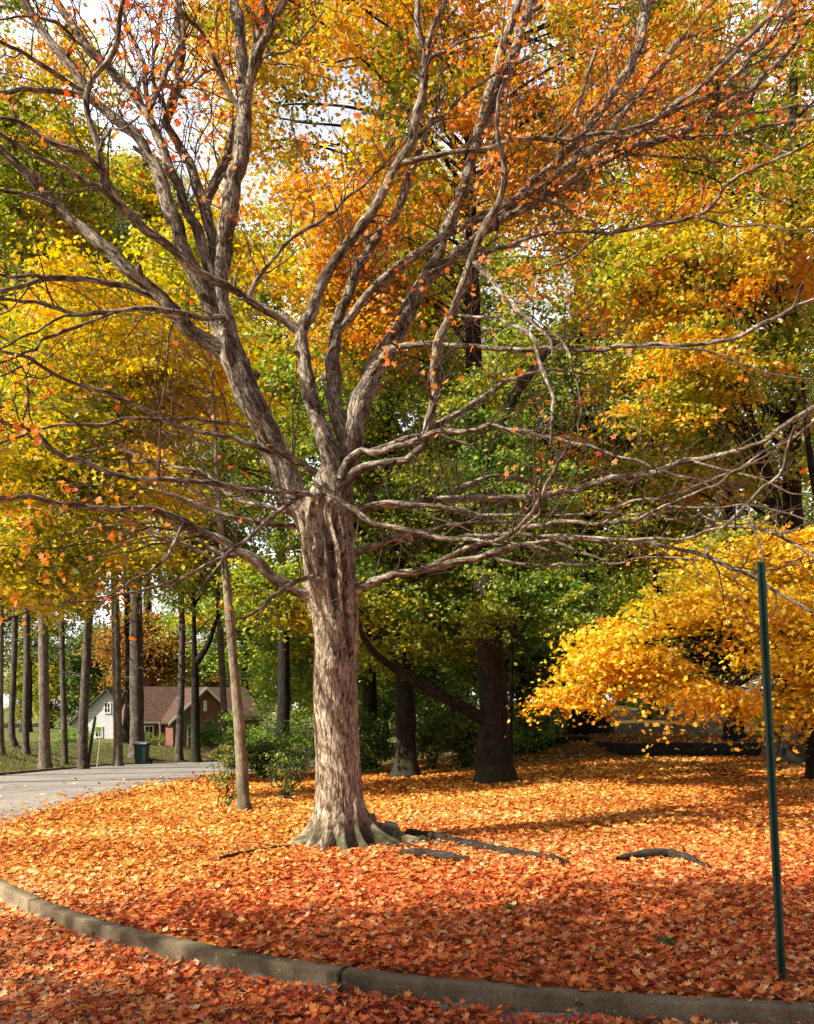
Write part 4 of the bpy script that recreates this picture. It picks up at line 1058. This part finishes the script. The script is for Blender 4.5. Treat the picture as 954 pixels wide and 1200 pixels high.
# grass on the bank
def grass():
    rng = np.random.default_rng(9); n = 60000
    y = rng.uniform(20, 50, n); x = -12.9-rng.uniform(0, 1, n)**1.3*16+road_off(y)
    z = ground(x, y)
    h = rng.uniform(.05, .12, n); w = .012+.0*h
    a = rng.uniform(0, pi, n); dx, dy = np.cos(a)*w, np.sin(a)*w
    lx, ly = rng.normal(size=n)*.03, rng.normal(size=n)*.03
    V = np.stack([np.stack([x-dx, y-dy, z-.01], -1), np.stack([x+dx, y+dy, z-.01], -1), np.stack([x+lx, y+ly, z+h], -1)], 1)
    t = .45+.3*vnoise(np.stack([x*.6, y*.6, x*0], -1), 3)+rng.normal(size=n)*.2
    col = pal_lerp([(.05, .07, .015), (.10, .12, .025), (.2, .18, .05), (.32, .25, .1)], t)
    acc = Acc(); acc.add(V.reshape(-1, 3), None, np.arange(n*3).reshape(n, 3))
    o = acc.build('grass', M['litter'], smooth=False, vcol=np.repeat(col, 3, 0))
    tag(o, 'short dry green grass on the bank beyond the lane', 'grass', kind='stuff')
grass()

# green weeds among the leaves
for k, (px, py, lab) in enumerate([(600, 1074, 'small green weed poking through the leaves in front of the big maple'), (778, 1114, 'small green weed nearer the kerb, left of the green post')]):
    d = H*F/(py-HY); x, y = at(px, d); rng = np.random.default_rng(500+k)
    root = empty('weed', (x, y, gz(x, y)), lab, 'weed')
    n = 26; a_ = rng.uniform(0, 6.28, n); r_ = rng.uniform(.01, .07, n)
    p = np.stack([x+np.cos(a_)*r_, y+np.sin(a_)*r_, gz(x, y)+rng.uniform(.03, .09, n)], -1)
    acc = Acc()
    for q in p: tube(acc, np.array([[x, y, gz(x, y), .002], [*((q+np.array([x, y, gz(x, y)]))/2+[0, 0, .02]), .0015], [*q, .001]]), 4, cap=False)
    acc.build('stems', M['greybark'], root)
    leaf_obj('leaves', p, rng.normal(size=(n, 3))*.5+np.array([0, 0, .8]), rng.uniform(.03, .05, n), pal_lerp([(.05, .12, .02), (.12, .22, .04)], rng.random(n)), rng, M['leaf'], root)

# fallen sticks
for k, (px, lab) in enumerate([
    ([(478, 982, 7), (520, 989, 9), (560, 998, 9), (600, 1006, 8), (640, 1011, 7), (666, 1017, 4)], 'long dark fallen stick running right from the foot of the big maple'),
    ([(470, 1006, 7), (495, 1008, 10), (525, 1011, 9), (550, 1014, 5)], 'short dark stick lying in front of the roots of the big maple'),
    ([(724, 1014, 5), (748, 1010, 11), (782, 1008, 12), (806, 1013, 11), (831, 1024, 5)], 'bent fallen branch lying alone on the leaves to the right'),
    ([(258, 1013, 3), (275, 1009, 4), (300, 1003, 3), (340, 997, 2)], 'thin twig on the leaves left of the big maple')]):
    acc = Acc(); stick(acc, px, 10, k+70, -.055)
    rng = np.random.default_rng(k)
    c = acc.v[0].mean(0); c[2] = gz(c[0], c[1])
    for _ in range(3):
        i = int(rng.integers(10, len(acc.v[0])-10)); s = acc.v[0][i]
        e = s+np.array([rng.normal()*.18, rng.normal()*.18, rng.uniform(0, .05)])
        tube(acc, np.array([[*s, .007], [*((s+e)/2+[0, 0, .02]), .005], [*e, .002]]), 4)
    tag(acc.build('fallen_branch', M['stick'], None, c), lab, 'branch', 'sticks lying on the leaves')

# ------------------------------------------------------------------ built things
class MB:
    def __init__(s): s.bm = bmesh.new()
    def box(s, x0, x1, y0, y1, z0, z1):
        v = [s.bm.verts.new((x, y, z)) for z in (z0, z1) for y in (y0, y1) for x in (x0, x1)]
        for f in ((0, 2, 3, 1), (4, 5, 7, 6), (0, 1, 5, 4), (2, 6, 7, 3), (0, 4, 6, 2), (1, 3, 7, 5)): s.bm.faces.new([v[i] for i in f])
    def poly(s, pts, d):
        """extrude a closed outline by the vector d"""
        a = [s.bm.verts.new(p) for p in pts]; b = [s.bm.verts.new(tuple(np.add(p, d))) for p in pts]; n = len(pts)
        s.bm.faces.new(a); s.bm.faces.new(b[::-1])
        for i in range(n): s.bm.faces.new((a[i], b[i], b[(i+1) % n], a[(i+1) % n]))
    def build(s, name, mat, parent=None, origin=None, bevel=0.):
        bmesh.ops.recalc_face_normals(s.bm, faces=s.bm.faces)
        if bevel: bmesh.ops.bevel(s.bm, geom=s.bm.edges[:], offset=bevel, segments=2, affect='EDGES', profile=.5)
        o0 = origin
        if o0 is None:
            r = parent
            while r is not None and r.parent is not None: r = r.parent
            o0 = r.location if r is not None else (0, 0, 0)
        bmesh.ops.translate(s.bm, verts=s.bm.verts, vec=-Vector(o0))
        me = bpy.data.meshes.new(name); s.bm.to_mesh(me); s.bm.free(); me.materials.append(mat)
        o = bpy.data.objects.new(name, me); COL.objects.link(o)
        if parent is not None: o.parent = parent
        else: o.location = o0
        return o

# green steel channel post
def post():
    d = H*F/(1155-HY); x0, y0 = at(917, d); x1 = (894-CX)/F*d; z1 = H+(HY-655)*d/F; z0 = gz(x0, y0)-.3
    sx = (x1-x0)/(z1-.0)
    m, nt, out = newmat('green_enamel')
    n = noise(nt, pos(nt), 30., 5, .7); n2 = noise(nt, pos(nt), 5., 4)
    col = mix(nt, maprange(nt, n2, .35, .7), (.018, .055, .035), (.035, .085, .055))
    col = mix(nt, maprange(nt, n, .66, .74), col, (.10, .055, .03))
    principled(nt, out, col, .45, n, .001, .4, .5)
    prof = [(-.027, .0), (-.016, .0), (-.011, .020), (-.004, .020), (.004, .020), (.011, .020), (.016, .0), (.027, .0)]
    rows = np.arange(z0, z1+.001, .0127); bm = bmesh.new(); V = []
    ca, sa = cos(.35), sin(.35)
    for z in rows:
        V.append([bm.verts.new((x0+sx*z+px*ca-py*sa, y0+px*sa+py*ca+.01*z, z)) for px, py in prof])
    for i in range(len(rows)-1):
        for j in range(len(prof)-1):
            if j == 3 and i % 2 == 1: continue                 # the row of punched holes
            bm.faces.new((V[i][j], V[i][j+1], V[i+1][j+1], V[i+1][j]))
    bmesh.ops.translate(bm, verts=bm.verts, vec=(-x0, -y0, 0))
    me = bpy.data.meshes.new('signpost'); bm.to_mesh(me); bm.free(); me.materials.append(m)
    o = bpy.data.objects.new('signpost', me); COL.objects.link(o); o.location = (x0, y0, 0)
    md = o.modifiers.new('thickness', 'SOLIDIFY'); md.thickness = .004; md.offset = 0
    tag(o, 'green steel channel post without a sign, leaning slightly, standing in the leaves behind the kerb', 'post')
post()

# low dark timber edge at the right rear
def low_timber():
    a = Acc(); P = []
    for px, d in ((698, 24.2), (740, 23.6), (800, 23.3), (850, 23.2), (888, 23.2)):
        x, y = at(px, d); P.append([x, y, gz(x, y-.6)+.19, .20])
    tube(a, smooth_path(np.array(P), .15), 16, .14, 61)
    c = a.v[0].mean(0); c[2] = 0
    tag(a.build('fallen_log', M['darkbark'], None, c), 'long dark fallen log along the foot of the leafy slope', 'log')
    a = Acc(); P = []
    for px, d in ((632, 26.5), (655, 25.6), (690, 25.0)):
        x, y = at(px, d); P.append([x, y, gz(x, y)+.08, .11])
    tube(a, smooth_path(np.array(P), .15), 12, .14, 62)
    c = a.v[0].mean(0); c[2] = 0
    tag(a.build('fallen_log', M['darkbark'], None, c), 'shorter thin log left of the long dark one, near the buttressed trunk', 'log')
low_timber()

# wheeled bin
def bin_():
    d = 36.5; x, y = at(165, d); x += .05; z = gz(x, y)
    root = empty('wheeled_bin', (x, y, z), 'dark green wheeled bin with grey lid at the roadside before the thick pine', 'bin')
    gm = plain('bin_plastic', (.012, .028, .022), .5, .2); lm = plain('bin_lid', (.16, .17, .17), .5, .2); km = plain('bin_rubber', (.02, .02, .02), .8, .2)
    m = MB(); w0, w1, h = .22, .27, .92
    m.bm.free(); m.bm = bmesh.new()
    vs = []
    for (w, zz) in ((w0, .05), (w0+.01, .12), (w1, h-.05), (w1+.03, h-.045), (w1+.03, h)):
        vs.append([m.bm.verts.new((x+sx*w, y+sy*w*1.1, z+zz)) for sx, sy in ((-1, -1), (1, -1), (1, 1), (-1, 1))])
    m.bm.faces.new(vs[0][::-1]); m.bm.faces.new(vs[-1])
    for a, b in zip(vs[:-1], vs[1:]):
        for i in range(4): m.bm.faces.new((a[i], a[(i+1) % 4], b[(i+1) % 4], b[i]))
    m.build('body', gm, root, bevel=.012)
    l = MB(); l.poly([(x-.31, y-.36, z+.925), (x-.31, y-.36, z+.96), (x-.31, y-.2, z+1.0), (x-.31, y+.25, z+1.01), (x-.31, y+.38, z+.96), (x-.31, y+.38, z+.925)], (.62, 0, 0))
    l.build('lid', lm, root, bevel=.01)
    hh = Acc(); tube(hh, np.array([[x-.28, y+.45, z+.93, .018], [x, y+.46, z+.93, .018], [x+.28, y+.45, z+.93, .018]]), 8); hh.build('handle', gm, root)
    for s in (-1, 1):
        wa = Acc(); tube(wa, np.array([[x+s*.26, y+.33, z+.11, .11], [x+s*.30, y+.33, z+.11, .115], [x+s*.33, y+.33, z+.11, .10]]), 18); wa.build('wheel', km, root)
bin_()

# leaning stakes on the verge
def stake(px0, py0, px1, py1, d, r, mat, lab):
    x, y = at(px0, d); z = gz(x, y)
    dz = (py0-py1)*d/F; a = Acc()
    P = np.array([[x, y, z-.2, r], [x+(px1-px0)*.5*d/F, y+.03, z+dz*.5, r], [x+(px1-px0)*d/F, y+.06, z+dz, r*.9]])
    tube(a, smooth_path(P, .2), 8, .03, 3)
    tag(a.build('stake', mat, None, (x, y, z)), lab, 'stake')
stake(102, 895, 111, 834, 31, .06, plain('dark_stake', (.03, .025, .02), .8), 'dark leaning stake on the verge beyond the lane')
stake(113, 894, 119, 846, 32, .022, plain('pale_stake', (.42, .38, .30), .7), 'thin pale stake beside the dark leaning one')

# houses
def brick_mat(name, c1, c2, mortar, scale):
    m, nt, out = newmat(name)
    p = pos(nt); s = nt.nodes.new('ShaderNodeSeparateXYZ'); nt.links.new(p, s.inputs[0])
    cb = nt.nodes.new('ShaderNodeCombineXYZ'); nt.links.new(math_(nt, 'ADD', s.outputs[0], s.outputs[1]), cb.inputs[0]); nt.links.new(s.outputs[2], cb.inputs[1])
    b = nt.nodes.new('ShaderNodeTexBrick'); nt.links.new(cb.outputs[0], b.inputs['Vector'])
    b.inputs['Scale'].default_value = 1.; b.inputs['Brick Width'].default_value = scale[0]; b.inputs['Row Height'].default_value = scale[1]; b.inputs['Mortar Size'].default_value = scale[2]
    b.inputs['Color1'].default_value = (*c1, 1); b.inputs['Color2'].default_value = (*c2, 1); b.inputs['Mortar'].default_value = (*mortar, 1)
    n = noise(nt, p, 3., 4)
    col = mix(nt, maprange(nt, n, .3, .7), mix(nt, 1., b.outputs['Color'], (.75, .75, .75), 'MULTIPLY'), b.outputs['Color'])
    principled(nt, out, col, .85, b.outputs['Fac'], .01, -.5, .2)
    return m
M['brick'] = brick_mat('red_brick', (.17, .05, .028), (.23, .075, .04), (.17, .13, .10), (.22, .075, .01))
M['roof'] = brick_mat('roof_shingle', (.075, .04, .026), (.115, .058, .036), (.05, .028, .02), (.30, .14, .012))
M['droof'] = brick_mat('dark_shingle', (.09, .07, .06), (.13, .10, .085), (.05, .04, .035), (.30, .14, .012))
M['siding'] = brick_mat('white_siding', (.62, .61, .58), (.66, .65, .62), (.40, .40, .40), (6., .16, .012))
M['trim'] = plain('white_trim', (.75, .73, .68), .6, .06)
def glass_mat():
    m, nt, out = newmat('window_glass')
    p = principled(nt, out, (.02, .025, .03), .08, None, spec=.6); return m
M['glass'] = glass_mat()

def window(root, x0, x1, z0, z1, y, mull=True):
    f = MB(); t = .09
    f.box(x0-t, x1+t, y-.07, y-.002, z1, z1+t); f.box(x0-t, x1+t, y-.10, y-.002, z0-t, z0)
    f.box(x0-t, x0, y-.07, y-.002, z0, z1); f.box(x1, x1+t, y-.07, y-.002, z0, z1)
    if mull:
        xm, zm = (x0+x1)/2, (z0+z1)/2
        f.box(x0, x1, y-.05, y-.015, zm-.025, zm+.025); f.box(xm-.02, xm+.02, y-.048, y-.018, z0, z1)
    w = f.build('window', M['trim'], root)
    g = MB(); g.box(x0, x1, y-.03, y-.004, z0, z1); g.build('pane', M['glass'], w)

def brick_house():
    D = 64.; s = D/F
    X_ = lambda px: (px-CX)*s
    Z_ = lambda py: H+(HY-py)*s
    zb = -2.8; yb = D+1.2
    root = empty('brick_house', (X_(235), D, gz(X_(235), D)), 'brick house with red-brown shingle roof and front gable, beyond the lane', 'house')
    ev, rg = Z_(846), Z_(806)
    w = MB(); w.box(X_(170), X_(314), yb, yb+8, zb, ev)
    gx0, gx1, gxa, gz0, gza = X_(197), X_(270), X_(234), Z_(843), Z_(808)
    w.poly([(gx0, D-1.5, zb), (gx1, D-1.5, zb), (gx1, D-1.5, gz0), (gxa, D-1.5, gza), (gx0, D-1.5, gz0)], (0, 2.68, 0))
    # end gables of the main body
    for xe in (X_(170), X_(314)-.2): w.poly([(xe, yb, ev+.003), (xe, yb+8, ev+.003), (xe, yb+4, rg-.1)], (.2, 0, 0))
    w.build('wall', M['brick'], root)
    r = MB(); t = .16; oh = .35
    xl, xr = X_(166), X_(318)
    r.poly([(xl, yb-oh, ev-.06), (xl, yb+4, rg), (xl, yb+4, rg+t), (xl, yb-oh-.05, ev+t-.06)], (xr-xl, 0, 0))
    r.poly([(xl, yb+4.003, rg), (xl, yb+8+oh, ev-.06), (xl, yb+8+oh+.05, ev+t-.06), (xl, yb+4.003, rg+t)], (xr-xl, 0, 0))
    y0 = D-1.85
    r.poly([(gxa, y0, gza+.01), (gx0-.35, y0, gz0-.34), (gx0-.4, y0, gz0-.2), (gxa, y0, gza+.19)], (0, 6.2, 0))
    r.poly([(gxa+.003, y0, gza+.01), (gxa+.003, y0, gza+.19), (gx1+.4, y0, gz0-.2), (gx1+.35, y0, gz0-.34)], (0, 6.2, 0))
    root.rotation_euler.z = radians(31)
    rf = r.build('roof', M['roof'], root)
    f = MB(); y1 = y0-.05
    f.poly([(gxa, y1, gza-.02), (gx0-.4, y1, gz0-.40), (gx0-.4, y1, gz0-.2), (gxa, y1, gza+.18)], (0, .045, 0))
    f.poly([(gxa+.002, y1, gza-.02), (gxa+.002, y1, gza+.18), (gx1+.4, y1, gz0-.2), (gx1+.4, y1, gz0-.40)], (0, .045, 0))
    f.box(xl, gx0-.42, yb-oh-.10, yb-oh-.055, ev-.10, ev+.08)
    f.build('fascia', M['trim'], root)
    yg = D-1.5
    window(root, X_(214), X_(220), zb+.9, Z_(850), yg)
    window(root, X_(250), X_(256), zb+1.2, Z_(853), yg)
    v = MB(); v.box(X_(231.5), X_(235.5), yg-.05, yg-.002, Z_(833), Z_(821))
    for k in range(5): v.box(X_(231.8), X_(235.2), yg-.07, yg-.052, Z_(832.4)+k*.15, Z_(832.4)+k*.15+.07)
    v.build('gable_vent', M['trim'], root)
    dm = plain('blue_door', (.22, .27, .33), .5, .1)
    dr = MB(); dr.box(X_(222.5), X_(227), yg-.06, yg-.002, zb, Z_(850)); d_ = dr.build('door', dm, root)
    k = MB(); k.box(X_(226.2), X_(226.6), yg-.11, yg-.062, -1.5, -1.4); k.build('handle', M['glass'], d_)
    p = MB(); p.box(X_(190), X_(191.5), yb-.5, yb-.38, zb, ev-.07); p.build('porch_post', M['trim'], root)
    window(root, X_(176), X_(184), zb+1.0, Z_(851), yb)
    c = MB(); cxx = X_(192); c.box(cxx-.3, cxx+.3, yb+4.3, yb+4.9, rg-.9, rg+.75); c.box(cxx-.36, cxx+.36, yb+4.24, yb+4.96, rg+.753, rg+.9); c.build('chimney', M['brick'], rf)
brick_house()

def white_house():
    D = 76.; s = D/F
    X_ = lambda px: (px-CX)*s
    Z_ = lambda py: H+(HY-py)*s
    zb = -3.2
    root = empty('white_house', (X_(122), D, gz(X_(122), D)), 'white gabled house behind the pine trunks, left of the brick house', 'house')
    x0, x1, xa = X_(84), X_(158), X_(126); ze, za = Z_(848), Z_(809)
    w = MB(); w.poly([(x0, D, zb+1.2), (x1, D, zb+1.2), (x1, D, ze), (xa, D, za), (x0, D, ze)], (0, 9, 0)); w.build('wall', M['siding'], root)
    b = MB(); b.box(x0-.02, x1+.02, D-.04, D+9.04, zb, zb+1.197); b.build('base', M['brick'], root)
    r = MB(); y0 = D-.4
    r.poly([(xa, y0, za+.01), (x0-.4, y0, ze-.36), (x0-.45, y0, ze-.2), (xa, y0, za+.2)], (0, 9.8, 0))
    r.poly([(xa+.003, y0, za+.01), (xa+.003, y0, za+.2), (x1+.45, y0, ze-.2), (x1+.4, y0, ze-.36)], (0, 9.8, 0))
    rf = r.build('roof', M['droof'], root)
    c = MB(); c.box(xa+.8, xa+1.5, D+4, D+4.7, za-1.2, za+.9); c.build('chimney', M['brick'], rf)
    for px in (98, 116, 142): window(root, X_(px-3.5), X_(px+3.5), zb+1.5, Z_(852), D)
    window(root, X_(123), X_(129), Z_(835), Z_(824), D)
white_house()

# ------------------------------------------------------------------ light, sky, camera
SUN = Vector((-.73, -.37, .66)).normalized()
elev = math.asin(SUN.z); azim = math.atan2(SUN.x, SUN.y)          # clockwise from +Y
w = bpy.data.worlds.new('World'); C.world = w; w.use_nodes = True
nt = w.node_tree; nt.nodes.clear()
out = nt.nodes.new('ShaderNodeOutputWorld'); bg = nt.nodes.new('ShaderNodeBackground')
sky = nt.nodes.new('ShaderNodeTexSky'); sky.sky_type = 'NISHITA'; sky.sun_disc = False
sky.sun_elevation = elev; sky.sun_rotation = azim; sky.air_density = 1.0; sky.dust_density = 2.5; sky.ozone_density = 1.0
tc = nt.nodes.new('ShaderNodeTexCoord')
n = noise(nt, mapping(nt, tc.outputs['Generated'], (2.2, 2.2, 5.)), 1.4, 6, .6, .3)
# white cloud added over the blue, only in the view direction
sx_ = nt.nodes.new('ShaderNodeSeparateXYZ'); nt.links.new(tc.outputs['Generated'], sx_.inputs[0])
bank = math_(nt, 'MULTIPLY', maprange(nt, sx_.outputs[1], .15, .6), maprange(nt, n, .28, .55, .35, 1.))   # invented cloud bank, kept north so ambient light stays low
col = mix(nt, bank, sky.outputs[0], (11., 11.2, 12.2))
nt.links.new(col, bg.inputs[0]); bg.inputs[1].default_value = .065
nt.links.new(bg.outputs[0], out.inputs[0])

sl = bpy.data.lights.new('sun', 'SUN'); sl.energy = 5.0; sl.angle = radians(.55); sl.color = (1., .93, .82)
so = bpy.data.objects.new('sun', sl); COL.objects.link(so); so.rotation_euler = SUN.to_track_quat('Z', 'Y').to_euler(); so.location = (-20, -15, 30)

cam = bpy.data.cameras.new('camera'); co = bpy.data.objects.new('camera', cam); COL.objects.link(co)
co.location = (0, 0, H); co.rotation_euler = (radians(90), 0, 0)
cam.sensor_width = 36; cam.lens = 36*F/1200; cam.shift_y = (HY-600)/1200; cam.clip_start = .05; cam.clip_end = 1500
C.camera = co

C.view_settings.view_transform = 'Standard'; C.view_settings.look = 'None'; C.view_settings.exposure = 1.15; C.view_settings.gamma = 1
C.cycles.max_bounces = 7; C.cycles.diffuse_bounces = 3; C.cycles.glossy_bounces = 2; C.cycles.transmission_bounces = 4; C.cycles.transparent_max_bounces = 4
C.cycles.use_denoising = True; C.cycles.caustics_reflective = False; C.cycles.caustics_refractive = False
C.cycles.sample_clamp_indirect = 6
